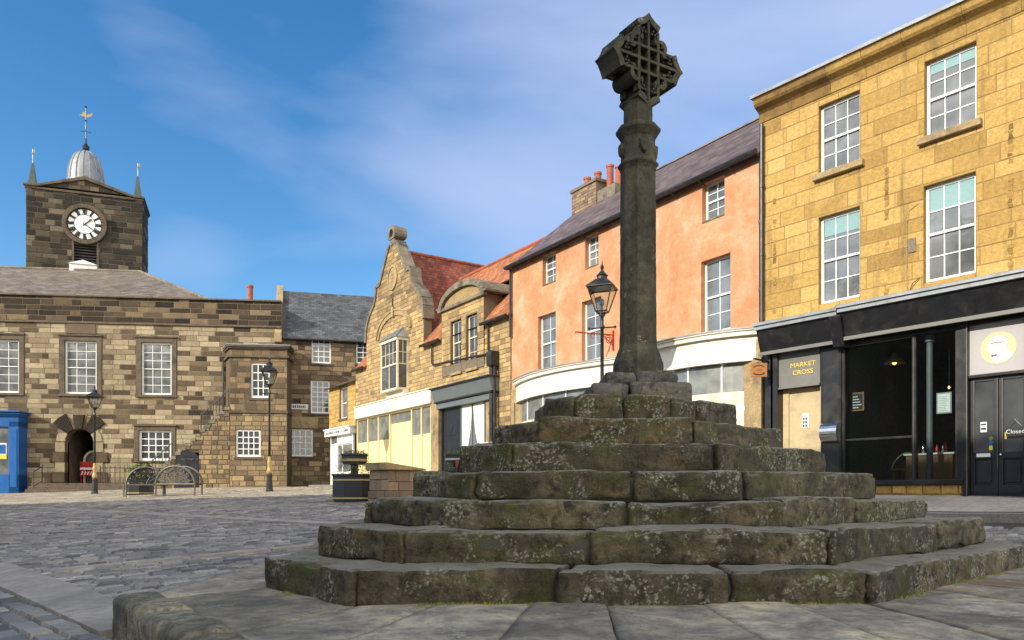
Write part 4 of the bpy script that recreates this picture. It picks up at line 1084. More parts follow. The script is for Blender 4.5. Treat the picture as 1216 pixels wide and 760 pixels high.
pipe(B,[(xr+.0,-.07,zev),(xr+.0,-.07,zfo-.2)],.04); pipe(B,[(xl+.05,-.08,zev-.05),(xl+.05,-.08,FO.Z(610,400))],.04)
# chimney
cx0=FO.X(687,-2.9); cx1=FO.X(716,-2.9)
zc1=FO.Z(700,222,-2.9)
m=MB(); ashlar(m,cx0,cx1,zr-1.0,zc1-.1,[],.1,(.18,.3),lambda x,z:ru(.1,.8),y=2.6,gap=.006,cham=.004)
m.box(cx0+.002,cx1-.002,2.604,3.4,zr-1.0,zc1-.1,0); m.box(cx0-.05,cx1+.05,2.55,3.45,zc1-.1,zc1,0,(.3,.5,.5))
ch=m.build('chimney',[M['mortar'],M['brickish']],B,col=True)
for k,px in enumerate((697.5,710,724.5,735)):
    xx=FO.X(px,-3); xx=cx0+.12+(cx1-cx0+.55-.2)*k/3.0 if False else xx
    m=MB(); hz=(.42,.40,.42,.2)[k]; m.lathe([(.12,zc1-.9 if xx>cx1 else zc1-.01),(.115,zc1+hz*.8),(.135,zc1+hz*.82),(.135,zc1+hz),(.09,zc1+hz)],cx=xx,cy=3.0,n=14); m.build('chimney_pot',M['terracotta'],ch,smooth=False)
m=MB(); m.box(cx1-.05,FO.X(740,-3),2.65,3.35,zr-.6,zc1-.45); m.build('chimney_stack',M['trim_g'],ch)
# bow shopfronts
def bow(x0,x1,depth,n=14,zt=None,zb=None):
    w=(x1-x0); Rr=(w*w/4+depth*depth)/(2*depth); cy=-depth+Rr; cx=(x0+x1)/2
    a=math.asin(w/2/Rr); pts=[]
    for i in range(n+1):
        t=-a+2*a*i/n; pts.append((cx+Rr*math.sin(t), cy-Rr*math.cos(t)))
    return pts
def strip_along(mb,pts,off,z0,z1,thick,mi=0):
    """vertical band following plan curve pts, pushed out by off"""
    outp=[];inp=[]
    for i,(x,y) in enumerate(pts):
        a=pts[max(0,i-1)]; b=pts[min(len(pts)-1,i+1)]; dx_,dy_=b[0]-a[0],b[1]-a[1]; l=math.hypot(dx_,dy_); nx_,ny_=dy_/l,-dx_/l
        outp.append((x+nx_*off,y+ny_*off)); inp.append((x+nx_*(off-thick),y+ny_*(off-thick)))
    for i in range(len(pts)-1):
        a,b=outp[i],outp[i+1]; c,d_=inp[i+1],inp[i]
        mb.prism([a,b,c,d_],z0,z1,mi)
zB=(FO.Z(620,472,.3)+FO.Z(890,426,.3))/2; zT=zfo-.04
zgl=zB-.05
for (pa,pb,idx_) in ((608.5,748,0),(742,899,1)):
    if idx_==0: x0,x1=FO.X(611,.05),FO.X(745,.05)
    else: x0,x1=FO.X(748,.05),FO.X(898,.05)
    pts=bow(x0,x1,.62 if idx_ else .60)
    m=MB(); strip_along(m,pts,0.0,zB,zT-.10,.12); fa=m.build('fascia',M['cream_w'],B)
    m=MB(); strip_along(m,pts,.10,zT-.16,zT-.06,.2); strip_along(m,pts,.14,zT-.06,zT-.03,.25); m.build('moulding',M['cream_w'],fa)
    m=MB(); strip_along(m,pts,.03,zB-.045,zB-.003,.14); m.build('sill_moulding',M['cream_w'],fa)
    m=MB(); strip_along(m,pts,.16,zT-.03,zT+.005,.3)
    cp=[(x,y) for x,y in pts]; m.prism([(pts[0][0],0.0)]+[p for p in pts]+[(pts[-1][0],0.0)],zT-.028,zT+.0); m.build('lead_flashing',M['lead'],fa)
    # glazing below
    zst=FO.Z(870,455,.3)-.78 if idx_ else FO.Z(640,480,.3)-.75
    zs_=zB-1.05
    m=MB(); ins=[(x,y+.12) for x,y in pts]
    strip_along(m,ins,0.0,zs_-.08,zs_,.09)
    nb=5; 
    for k in range(nb+1):
        t=k/nb*(len(ins)-1); i=min(int(t),len(ins)-2); f_=t-i; x=ins[i][0]*(1-f_)+ins[i+1][0]*f_; y=ins[i][1]*(1-f_)+ins[i+1][1]*f_
        x=min(max(x,x0+.06),x1-.06); m.box(x-.022,x+.022,y-.012,y+.06,zs_,zB-.045)
    win=m.build('shop_window',M['white'],B)
    m=MB(); strip_along(m,ins,-.02,zs_,zB-.045,.01); m.build('glass',M['frost'],win)
    m=MB(); strip_along(m,ins,-.01,zB-1.08-1.4,zs_-.08,.1); m.build('stall_board',M['cream'],B)
    m=MB(); strip_along(m,ins,-.01,zs_,zs_+.35,.018); m.build('lower_panel',M['cream'],win)
m=MB(); 
for pa,pb in ((882,899),):
    a,b=FO.X(pa,.05),FO.X(906); m.box(a,b,-.06,.1,zb0,zB)
for px in (757,): x=FO.X(px); m.box(x-.15,x+.15,-.06,.1,zb0,zB)
a=FO.X(608.5); m.box(a,a+.2,-.06,.1,zb0,zB)
m.box(xl,xr,-.02,.05,zb0,zfo-.3)
m.build('shop_pier',M['trim_y'],B)
# red wrought-iron bracket
xx=FO.X(729); zz=FO.Z(729,398)
t=thing('sign_bracket','red wrought iron sign bracket with scroll on the orange wall','bracket',FO.W(xx,0,zz),FO.rz)
m=MB(); m.box(-.02,.02,-.05,0,-.42,.12); m.build('back_bar',M['red'],t)
m=MB(); m.tube([(0,-.03,0),(-.25,-1.15,.0)],.02,8); m.tube([(-.25,-1.15,0),(-.255,-1.17,-.07)],.014,6); m.build('arm',M['red'],t)
m=MB(); m.tube([(0+.0,-.20-.13*math.cos(R(a))*(1-a/900),-.15+.13*math.sin(R(a))*(1-a/900)) for a in range(0,720,24)],.012,5); m.tube([(-.0,-.03,-.3),(-.05,-.35,-.02)],.012,6)
m.tube([(-.15-.02*math.cos(R(a)),-.62-.06*math.cos(R(a)),-.07+.06*math.sin(R(a))) for a in range(0,361,30)],.010,5); m.build('scroll',M['red'],t)

# ================================================================== GABLED STONE BUILDING
random.seed(13)
B=FO.empty('gabled_building','golden stone building with shaped gable, oriel window and red tiled roofs','building')
xl=FO.X(422.5); xr=FO.X(606.5)-.0
zev=(FO.Z(502,410)+FO.Z(606,374))/2
print('gable eave',zev,FO.Z(502,410),FO.Z(606,374))
gl=FO.X(435.5); gr=FO.X(503)
# gable outline (local x, z)
GL=[(435.2,440),(435.0,399),(435.8,381),(437.4,378),(441.5,369),(445.3,360),(446.6,350),(446.8,341),(450.8,340.5),(463.2,288)]
GR=[(503,407),(503.2,388),(502.9,378),(501.3,361),(497.4,348.4),(490.5,341),(487.6,333),(487,320),(482.4,320.8),(470.2,291)]
gL=[(FO.X(px),FO.Z(px,py)) for px,py in GL]; gR=[(FO.X(px),FO.Z(px,py)) for px,py in GR]
cxg=(FO.X(463.2)+FO.X(470.2))/2
# symmetrise: average widths at matching heights
gl_=[(cxg-x,z) for x,z in gL]; gr_=[(x-cxg,z) for x,z in gR]
print('gable L',gl_); print('gable R',gr_, 'c',cxg)
prof=[((a[0]+b[0])/2,(a[1]+b[1])/2) for a,b in zip(gl_,gr_)]
prof[0]=(prof[0][0],zev-.3)
zs_l=[p[1] for p in prof]
for i in range(1,len(prof)):
    if prof[i][1]<=prof[i-1][1]: prof[i]=(prof[i][0],prof[i-1][1]+.01)
def gw(z):
    for (a,za),(b,zb_) in zip(prof,prof[1:]):
        if za<=z<=zb_: return a+(b-a)*(z-za)/(zb_-za)
    return prof[0][0] if z<prof[0][1] else prof[-1][0]
gz1=prof[-1][1]
zfa=(FO.Z(425,484)+FO.Z(512,464.5))/2      # top of white fascia
d1=FO.rect(536.6,549,381,441); d2=FO.rect(555,568,373,438); z0=(d1[2]+d2[2])/2; z1=(d1[3]+d2[3])/2
W2=(d1[0],d1[1],z0,z1); W3=(d2[0],d2[1],z0,z1)
ow=FO.rect(453.5,486,404,463); small=FO.rect(500.5,501,0,1)
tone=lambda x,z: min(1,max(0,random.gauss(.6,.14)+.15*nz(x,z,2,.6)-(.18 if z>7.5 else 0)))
mb=MB(); backing(mb,xl,xr,zfa-.5,zev,[W2,W3],0,.14,0,1)
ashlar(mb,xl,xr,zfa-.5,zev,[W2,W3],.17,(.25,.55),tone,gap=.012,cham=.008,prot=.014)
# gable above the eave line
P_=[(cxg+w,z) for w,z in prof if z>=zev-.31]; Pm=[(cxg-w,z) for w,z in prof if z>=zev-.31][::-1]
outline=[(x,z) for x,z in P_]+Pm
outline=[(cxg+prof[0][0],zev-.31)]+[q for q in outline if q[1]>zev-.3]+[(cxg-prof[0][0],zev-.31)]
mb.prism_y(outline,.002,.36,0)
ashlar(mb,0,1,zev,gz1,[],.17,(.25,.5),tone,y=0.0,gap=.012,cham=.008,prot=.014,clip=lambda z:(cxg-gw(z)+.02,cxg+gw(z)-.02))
shell(mb,xl,xr,-1.0,zev,0,6,0)
mb.build('wall',[M['mortar'],M['gable']],B,col=True)
# coping following the gable
m=MB()
for sg in (-1,1):
    pr=[(cxg+sg*w,z) for w,z in prof if z>zev-.2]
    for (a,b) in zip(pr,pr[1:]):
        dx_,dz_=b[0]-a[0],b[1]-a[1]; l=math.hypot(dx_,dz_)
        if l<.02: continue
        nx_,nz_=dz_/l*sg,-dx_/l*sg
        q=[(a[0]-nx_*.05,a[1]-nz_*.05),(a[0]+nx_*.10,a[1]+nz_*.10),(b[0]+nx_*.10,b[1]+nz_*.10),(b[0]-nx_*.05,b[1]-nz_*.05)]
        m.prism_y(q if sg<0 else q[::-1],-.07,.44)
m.build('gable_coping',M['trim_g'],B)
# scroll finial block
zt_=FO.Z(467,268.5); w_=.36
m=MB(); m.box(cxg-.20,cxg+.20,-.04,.40,gz1-.05,gz1+.32)
arc=[(cxg+w_*math.cos(R(a)),gz1+.38+.42*math.sin(R(a))) for a in range(-20,201,20)]
arci=[(cxg+.2*math.cos(R(a)),gz1+.38+.24*math.sin(R(a))) for a in range(-20,201,20)]
for i in range(len(arc)-1): m.prism_y([arc[i],arc[i+1],arci[i+1],arci[i]][::-1],-.10,.52)
m.prism_y(arci[::-1],.05,.45); m.box(cxg-.30,cxg+.30,-.08,.5,gz1+.2,gz1+.30)
m.build('gable_finial',M['trim_g'],B,bevel=.015)
# roundel
zc=FO.Z(467,329.5); m=MB()
ring=[(cxg+.50*math.cos(R(a)),zc+.55*math.sin(R(a))) for a in range(0,360,15)]; r2=[(cxg+.40*math.cos(R(a)),zc+.45*math.sin(R(a))) for a in range(0,360,15)]
for i in range(24): j=(i+1)%24; m.prism_y([ring[i],ring[j],r2[j],r2[i]],-.06,.0)
m.prism_y(r2,-.025,-.014)
for a in range(0,360,60): m.cyl((cxg+.13*math.cos(R(a)),-.045,zc+.16*math.sin(R(a))),(cxg+.13*math.cos(R(a)),-.02,zc+.16*math.sin(R(a))),.05,n=8)
m.cyl((cxg,-.05,zc),(cxg,-.02,zc),.06,n=8)
m.build('carved_roundel',M['trim_y'],B)
# slit with keystone
m=MB(); zs=FO.Z(467,361); m.box(cxg-.06,cxg+.06,-.02,.0,zs-.25,zs+.25); m.build('vent_slit',M['dark'],B)
# blind arch over the oriel
oc=(FO.X(453)+FO.X(487))/2+.0; za=FO.Z(468,397); zp=FO.Z(468,370)
oc=(FO.X(449)+FO.X(489))/2
m=MB(); rw=(FO.X(489)-FO.X(449))/2; rh=zp-za
o_=[(oc+rw*math.cos(R(a)),za+rh*math.sin(R(a))) for a in range(0,181,12)]; i_=[(oc+(rw-.2)*math.cos(R(a)),za+(rh-.2)*math.sin(R(a))) for a in range(0,181,12)]
for k in range(len(o_)-1):
    m.prism_y([o_[k],o_[k+1],i_[k+1],i_[k]],-.06,-.0)
o2=[(oc+(rw+.06)*math.cos(R(a)),za+(rh+.06)*math.sin(R(a))) for a in range(0,181,12)]
for k in range(len(o_)-1): m.prism_y([o2[k],o2[k+1],o_[k+1],o_[k]],-.10,-.0)
m.prism_y([(oc-.09,zp-.25),(oc+.09,zp-.25),(oc+.12,zp+.18),(oc-.12,zp+.18)],-.12,0)
m.build('arch_moulding',M['trim_y'],B)
# oriel
of=.55; ox0,ox1=FO.X(452,of),FO.X(471.5,of); 

oz1=FO.Z(462,404,of)-.0; oz0=FO.Z(462,462,of)
m=MB(); fw=.08
for (a,b) in ((ox0,ox0+fw),(ox1-fw,ox1)): m.box(a,b,-of,-of+fw,oz0,oz1)
m.box(ox0,ox1,-of-.01,-.0,oz0-.08,oz0); m.box(ox0-.03,ox1+.03,-of-.04,-.0,oz1-.10,oz1+.03)
zm=(oz0*.52+oz1*.48); m.box(ox0+fw,ox1-fw,-of+.01,-of+.06,zm-.03,zm+.03)
for k in (1,2,3): x=ox0+fw+(ox1-ox0-2*fw)*k/4; m.box(x-.014,x+.014,-of+.02,-of+.05,zm+.03,oz1-.1)
x=(ox0+ox1)/2; m.box(x-.02,x+.02,-of+.015,-of+.055,oz0,zm-.03)
zz=(zm+oz1-.1)/2; m.box(ox0+fw,ox1-fw,-of+.022,-of+.048,zz-.014,zz+.014)
for sx_ in (ox0,ox1-.05):
    m.box(sx_,sx_+.05,-.10,-.0,oz0,oz1-.1); m.box(sx_+.01,sx_+.045,-of+fw,-.10,zm-.025,zm+.025); m.box(sx_+.012,sx_+.04,-of+fw,-.10,zz-.014,zz+.014); y_=-of/2+.0; m.box(sx_+.012,sx_+.04,y_-.014,y_+.014,zm,oz1-.1)
wn=m.build('oriel_window',M['cream'],B,bevel=.006); wn['label']='cream painted oriel window under a lead roof'
m=MB(); m.box(ox0+fw-.02,ox1-fw+.02,-of+.035,-of+.04,oz0,oz1-.1); m.build('glass',M['glass'],wn)
for xx in (ox0+.02,ox1-.03): m=MB(); m.box(xx,xx+.005,-of+.06,-.05,oz0,oz1-.1); m.build('glass',M['glass'],wn)
orc=(ox0+ox1)/2+.1; m=MB(); zr_=oz1+.55; 
m.idx([(ox0-.08,-of-.1,oz1+.03),(ox1+.08,-of-.1,oz1+.03),(ox1+.08,0,oz1+.03),(ox0-.08,0,oz1+.03),(orc-.2,-.02,zr_),(orc+.2,-.02,zr_)],[(0,1,5,4),(1,2,5),(3,0,4),(0,3,2,1)])
for k in range(5):
    t_=k/4; m.tube([(ox0-.08+(ox1-ox0+.16)*t_,-of-.1,oz1+.045),(orc-.2+.4*t_,-.03,zr_+.015)],.015,5)
m.build('oriel_roof',M['lead'],wn)
m=MB(); a,b=FO.X(456,.1),FO.X(471,.1); m.box(ox0,ox1,-.28,-.0,zfa-.02,oz0-.08); m.build('apron_panel',M['cream_w'],B,bevel=.01)
# dormer front with segmental pediment
da,db=FO.X(526),FO.X(576); zpd=(FO.Z(524,369)+FO.Z(574,350))/2; dc=(da+db)/2
m=MB()
backing(m,da,db,zev-.1,zpd,[W2,W3],-.05,.2,0,1); ashlar(m,da,db,zfa+.75,zpd,[(h[0]-.02,h[1]+.02,h[2]-.02,h[3]+.02) for h in (W2,W3)],.22,(.3,.6),tone,y=-.055,prot=.01)
m.box(da,db,-.045,-.0,zfa+.75,W2[2]-.05,0); m.face([(da,-.05,zev-.1),(da,-.05,zpd),(da,2,zpd),(da,2,zev-.1)]); m.face([(db,-.05,zev-.1),(db,2,zev-.1),(db,2,zpd),(db,-.05,zpd)])
ar=(db-da)/2+.0; rh=FO.Z(550,338)-zpd
tymp=[(dc+ar*.92*math.cos(R(a)),zpd+rh*.92*math.sin(R(a))) for a in range(0,181,12)]
m.prism_y(tymp,-.03,2.0,1,(.5,.5,.5))
m.build('dormer_wall',[M['mortar'],M['gable']],B,col=True)
m=MB(); o_=[(dc+(ar+.12)*math.cos(R(a)),zpd+.02+(rh+.1)*math.sin(R(a))**1.0) for a in range(0,181,10)]; i_=[(dc+(ar-.12)*math.cos(R(a)),zpd+.02+(rh-.14)*math.sin(R(a))) for a in range(0,181,10)]
for k in range(len(o_)-1): m.prism_y([o_[k],o_[k+1],i_[k+1],i_[k]],-.16,2.0)
m.box(da-.16,db+.16,-.17,.0,zpd-.10,zpd+.015); m.box(da-.3,da-.1,-.16,1.6,zpd+.02,zpd+.10); m.box(db+.1,db+.3,-.16,1.6,zpd+.02,zpd+.10)
m.build('pediment',M['trim_g'],B,bevel=.012)
for h in (W2,W3): sash(B,h,2,3,y=.06,fw=.06,bar=.02,frame='cream',upper=.42,glass='glass',sill=(.03,.09,.1,'trim_y'))
# eave roofs
yr=3.0; zr=FO.Z(612,301,-3)
print('gable main ridge',zr)
sl=(zr-zev)/3.0
roof_mesh('roof',[[(xl,-.15,zev-.05),(gl,-.15,zev-.05),(gl,yr,zr),(xl,yr,zr)],[(gr-.0,-.15,zev-.05),(da-.01,-.15,zev-.05),(da-.01,yr,zr),(gr,yr,zr)],[(db+.01,-.15,zev-.05),(xr,-.15,zev-.05),(xr,yr,zr),(db+.01,yr,zr)],[(da-.01,1.6,zev-.05+1.75/3.15*(zr-zev+.05)),(db+.01,1.6,zev-.05+1.75/3.15*(zr-zev+.05)),(db+.01,yr,zr),(da-.01,yr,zr)],[(gl,.35,zev+.3),(gr,.35,zev+.3),(gr,yr,zr),(gl,yr,zr)],[(xr,6,zev),(xl,6,zev),(xl,yr,zr),(xr,yr,zr)]],M['tile_o'],B)
zcr=FO.Z(481,291,-.3)-.1; yb=6.2; hw=cxg-gl
zc0=zev+.1
roof_mesh('cross_roof',[[(cxg+hw,.3,zc0),(cxg+hw,yb,zc0),(cxg,yb-.8,zcr),(cxg,.3,zcr)],[(cxg-hw,yb,zc0),(cxg-hw,.3,zc0),(cxg,.3,zcr),(cxg,yb-.8,zcr)],[(cxg+hw,yb,zc0),(cxg-hw,yb,zc0),(cxg,yb-.8,zcr)]],M['tile_r'],B)
m=MB(); m.cyl((cxg,.4,zcr+.02),(cxg,yb-.8,zcr+.02),.08,n=8); m.build('ridge_tiles',M['terracotta'],B)
m=MB(); m.cyl((xl,yr,zr+.02),(xr,yr,zr+.02),.08,n=8); m.build('ridge_tiles',M['terracotta'],B)
gutter(B,[(gr+.05,-.2,zev-.06),(da-.02,-.2,zev-.06)],.06); gutter(B,[(db+.0,-.2,zev-.06),(xr,-.2,zev-.06)],.06); gutter(B,[(xl,-.2,zev-.06),(gl-.05,-.2,zev-.06)],.06)
pipe(B,[(FO.X(515),-.08,zev-.1),(FO.X(515),-.08,zfa+1.05),(FO.X(516.5),-.08,zfa+.95),(FO.X(583),-.09,zfa+.75)],.035)
pipe(B,[(FO.X(582),-.08,zev-.1),(FO.X(582),-.08,zfa+.9),(FO.X(588),-.09,zfa+.75)],.035)
m=MB(); x=FO.X(590.5); m.box(x-.16,x+.16,-.34,-.02,zfa+.25,zfa+.75); m.cyl((x-.05,-.2,-1),(x-.05,-.2,zfa+.25),.085,n=12); m.cyl((x+.11,-.18,-1),(x+.11,-.18,zfa+.25),.05,n=12)
for k in range(3): m.cyl((x-.05,-.2,zfa-.3-k*1.1),(x-.05,-.2,zfa-.22-k*1.1),.11,n=12)
m.build('hopper_and_pipe',M['iron'],B)
# end pier of pale stone between the dormer and the orange house
# shopfronts
zfb=(FO.Z(425,497.5)+FO.Z(512,482))/2
xa,xb=FO.X(422.5,.2),FO.X(513,.2)
m=MB(); m.box(xa,xb,-.28,-.002,zfb,zfa-.02); m.box(xa,xb,-.33,-.0,zfa-.02,zfa+.02); m.build('fascia',M['cream_w'],B,bevel=.01)
zgf=fz(FO.P+FO.u*FO.X(470))
# boarded cream shopfront
m=MB(); y0=.0
posts=[FO.X(p,.1) for p in (424.5,437,449.5,463)]; posts2=[FO.X(p,.1) for p in (485.5,489,500.5,512)]
zmid=FO.Z(470,520,.1)
for x in posts+posts2[1:]: m.box(x-.04,x+.04,-.12,-.0,zgf+.25,zfb)
m.box(posts[0],posts[-1],-.13,.0,zgf+.15,zgf+.3); m.box(posts2[1],posts2[-1],-.13,.0,zgf+.15,zgf+.3)
m.box(posts[0],posts2[-1],-.13,.0,zfb-.07,zfb-.002)
m.build('shop_frame',M['ywin'],B,bevel=.006)
m=MB(); m.box(posts[0]+.04,posts[-1]-.04,-.06,-.03,zgf+.3,zmid); m.box(posts2[1]+.04,posts2[-1]-.04,-.06,-.03,zgf+.3,zmid)
m.box(posts[-1]+.04,posts2[1]-.04,.5,.55,zgf,zfb)
m.build('boarding',M['ywin'],B)
for a_,b_ in ((posts[0]+.04,posts[-1]-.04),(posts2[1]+.04,posts2[-1]-.04)): m=MB(); m.box(a_,b_,-.05,-.04,zmid,zfb-.07); m.build('glass',M['frost'],B)
dxa,dxb=posts[-1]+.2,posts2[1]-.1
m=MB(); m.box(dxa,dxb,-.03,.0,zgf,zfb-.55)
for i in range(2):
    m.box(dxa+.1,dxb-.1,-.045,-.03,zgf+.15+i*.9,zgf+.85+i*.95)
dd=m.build('door',M['ywin'],B,bevel=.006)
m=MB(); m.box(posts[-1]+.04,posts2[1]-.04,-.02,.01,zfb-.55,zfb-.5); m.box(posts[-1]+.04,dxa,-.03,.0,zgf,zfb-.55); m.box(dxb,posts2[1]-.04,-.03,.0,zgf,zfb-.55); m.build('door_frame',M['ywin'],B)
m=MB(); m.box(posts[-1]+.04,posts2[1]-.04,-.01,.0,zfb-.5,zfb-.07); m.build('transom_glass',M['frost'],B)
mb=MB(); a_=FO.X(588); backing(mb,a_,xr,-1,zfa-.4,[],0,.1,0); ashlar(mb,a_,xr,-.2,zfa-.4,[],.17,(.25,.55),tone); mb.build('end_wall',[M['mortar'],M['gable']],B,col=True)
m=MB(); m.box(posts[0],posts2[-1],-.12,-.0,-1,zgf+.15); m.build('stall_riser',M['trim_y'],B)
# stone pier
m=MB(); a,b=FO.X(514,.1),FO.X(523,.1); m.box(a,b,-.2,0,-1,zfb+.05); m.box(a-.04,b+.04,-.26,0,-1,zgf+.5); m.build('shop_pier',M['trim_y'],B,bevel=.015); m=MB(); a2,b2=FO.X(578,.05),FO.X(589,.05); m.box(a2,b2,-.1,0,-1,zfb+.25); m.build('shop_pier',M['trim_y'],B,bevel=.015)
# grey shopfront
zga=(FO.Z(514,464,.3)+FO.Z(584,445,.3))/2; zgb=(FO.Z(515,478,.25)+FO.Z(583,464,.25))/2
print('grey fascia',zga,zgb,zfa,zfb)
a,b=FO.X(515,.3),FO.X(584,.3)
m=MB(); m.prism_x([(-.42,zga-.03),(-.28,zgb),(-.0,zgb),(-.0,zga-.03)],a,b); f_=m.build('fascia',M['slateblue'],B)
m=MB(); m.box(a-.04,b+.04,-.50,-.0,zga-.03,zga+.02); m.build('moulding',M['black'],f_); m=MB(); m.box(a,b,-.31,-.0,zgb-.06,zgb-.002); m.build('moulding',M['black'],f_)
m=MB(); m.box(a+.1,b-.1,-.24,-.0,zgb-.28,zgb-.07); m.build('blind_box',M['slateblue'],f_,bevel=.01)
x0,x1,x2,x3=FO.X(527),FO.X(549),FO.X(562),FO.X(577)
m=MB(); m.box(x0-.05,x0+.02,-.08,.02,-1,zgb-.28); m.box(x0+.02,x1,-.02,.0,-1,zgb-.28); 
for i in range(3):
    zq=zgf+.3+i*.75; m.box(x0+.15,x1-.3,-.035,-.02,zq,zq+.6); 
    m.prism_y([((x0+x1)/2-.25,zq+.3),((x0+x1)/2-.08,zq+.07),((x0+x1)/2+.09,zq+.3),((x0+x1)/2-.08,zq+.53)],-.05,-.035)
m.build('door',M['navy'],B,bevel=.005)
m=MB(); m.box(x1-.03,x1+.03,-.06,.0,-1,zgb-.28); m.box(x2-.025,x2+.025,-.06,.0,zgf+.5,zgb-.28); m.box(x3-.03,x3+.03,-.06,.0,-1,zgb-.28); m.box(x1+.03,x3-.03,-.07,0,zgf+.4,zgf+.5); m.box(x1+.03,x3-.03,-.06,0,-1,zgf+.4)
wn=m.build('shop_window',M['slateblue'],B,bevel=.005)
m=MB(); m.box(x1+.03,x3-.03,-.022,-.018,zgf+.5,zgb-.28); m.build('glass',M['glass_l'],wn)
m=MB()
for (a_,b_,fl) in ((x1+.03,x2-.025,1),(x2+.025,x3-.03,-1)):
    n_=14; w=b_-a_
    for k in range(n_):
        t0,t1=k/n_,(k+1)/n_
        def drape(t,z): 
            edge = 1-.55*max(0,1-abs(z-(zgf+1.0))/1.3)
            return (a_+w*t*edge) if fl>0 else (b_-w*t*edge)
        zsn=[zgf+.5,zgf+.8,zgf+1.1,zgf+1.5,zgf+1.9,zgb-.3]
        for za_,zb_ in zip(zsn,zsn[1:]):
            y_=-.026-.004*(k%2); y2=-.026-.004*((k+1)%2)
            m.face([(drape(t0,za_),y_,za_),(drape(t1,za_),y2,za_),(drape(t1,zb_),y2,zb_),(drape(t0,zb_),y_,zb_)])
m.build('curtain',M['curtain'],wn)
m=MB(); m.box(x2-.3,x2-.12,-.034,-.031,zgf+.9,zgf+1.2); m.box(x2+.15,x2+.35,-.034,-.031,zgf+.85,zgf+1.15); m.build('notice',M['paper'],wn)

# ================================================================== LOW COTTAGE SHOP AT THE END
random.seed(14)
B=FO.empty('corner_shop','low golden stone shop with grey slate roof at the far end of the row','building')
xr=FO.X(422.5)-.02; xl=FO.X(391); 
zev=(FO.Z(391,463)+FO.Z(421,448))/2; w=FO.rect(403.5,412,460,497); zfa=(FO.Z(393,513)+FO.Z(421,506))/2; zfb=zfa-.32
mb=MB(); backing(mb,xl,xr,zfa-.3,zev,[w],0,.14,0,1); ashlar(mb,xl,xr,zfa-.3,zev,[w],.24,(.3,.6),tone); shell(mb,xl,xr,-1,zev,0,3.0); mb.build('wall',[M['mortar_y'],M['gold']],B,col=True)
sash(B,w,1,2,y=.1,fw=.06,glass='glass_l',sill=(.1,.08,.1,'trim'),surround=(.12,.01,'trim_g'))
roof_mesh('roof',[[(xl-.15,-.25,zev-.1),(xr,-.25,zev-.1),(xr,2.2,zev+.95),(xl-.15,2.2,zev+.85)],[(xr,3.2,zev),(xl,3.2,zev),(xl,2.2,zev+.95),(xr,2.2,zev+.95)]],M['slate_b'],B)
m=MB(); m.box(xl+.1,xr-.02,-.3,0,zfb,zfa); m.box(xl+.05,xr-.0,-.36,0,zfa,zfa+.07); fa=m.build('fascia',M['white'],B,bevel=.01)
m=MB()
xx=xl+.35
while xx<xr-.3: m.box(xx,xx+ru(.05,.12),-.305,-.298,zfb+.1,zfb+.22); xx+=.16
m.build('lettering',M['iron'],fa)
m=MB(); a=xl+.45; b=xr-.1; m.box(a,b,-.04,.0,-1,zfb)
for x in (a,a+1.0,a+1.7,b-.07): m.box(x,x+.07,-.10,-.04,-1,zfb)
m.box(a,b,-.10,-.04,zfb-.45,zfb-.38); wn=m.build('shop_window',M['white'],B,bevel=.005)
m=MB(); m.box(a+.07,a+1.0,-.055,-.045,zfb-.38,zfb-.02); m.build('glass',M['glass_l'],wn); m=MB(); m.box(a+1.07,b-.07,-.055,-.045,zgf+.7,zfb-.5); m.build('glass',M['glass_l'],wn)
# ================================================================== TOWN HALL
random.seed(21)
FT=Fac((-19.04,42.0),(1,.11))
B=FT.empty('town_hall','long patchwork sandstone hall with tall white sash windows and dark parapet','building')
xl=FT.X(-190); xr=FT.X(334)
hs=[FT.rect(-19,20,405,468),FT.rect(77,115,405,468),FT.rect(168,204,405,467.5)]
hs=level(hs); dxw=hs[2][0]-hs[1][0]; h0=hs[1]; hs[0]=(h0[0]-dxw,h0[1]-dxw,h0[2],h0[3]); hs.append((h0[0]-2*dxw,h0[1]-2*dxw,h0[2],h0[3]))
hg=FT.rect(165,203.5,511,547)
ax0,ax1=FT.X(77.5),FT.X(111.5); az0=FT.Z(95,573); azt=FT.Z(95,509); arx=(ax0+ax1)/2; arr=(ax1-ax0)/2; azs=azt-arr
arch=(ax0,ax1,az0-.1,azt)
ztop=(FT.Z(5,350)+FT.Z(330,359))/2; zpar=(FT.Z(5,384)+FT.Z(330,388))/2
tn=lambda x,z: (min(1,max(0,random.choice([.9,.85,.8,.75,.7,.95,.45,.35,.55,.3]) + ru(-.06,.06) - (.12*max(0,(x-6)/8)) - (.2 if x>4 and rnd()<.35 else 0))) if z<zpar else min(1,max(0,random.choice([.12,.2,.3,.35,.45,.1,.6])+ru(-.05,.05))))
if True:
    def tn(x,z):
        if z>=zpar: return min(1,max(0,random.choice([.02,.06,.12,.2,.28,.38,.5])+ru(-.05,.05)))
        dark=.38+.22*nz(x,z,4,.35)+max(0,(x-2)/30)
        if rnd()<dark: return min(1,max(0,random.choice([.28,.36,.44,.5,.12 if x>1 else .35])+ru(-.05,.05)))
        return ru(.58,.92)
mb=MB(); backing(mb,xl,xr,-1,ztop,hs+[hg,arch],0,.2,0,0)
ashlar(mb,xl,xr,-.3,zpar,[(h[0]-.28,h[1]+.28,h[2]-.02,h[3]+.28) for h in hs]+[(hg[0]-.25,hg[1]+.25,hg[2]-.02,hg[3]+.25),(arch[0]-.02,arch[1]+.02,arch[2],arch[3]+.02)],.27,(.35,1.15),tn,gap=.02,cham=.012,prot=.02)
ashlar(mb,xl,xr,zpar+.12,ztop,[],.3,(.5,1.2),tn,gap=.02,cham=.012,prot=.02)
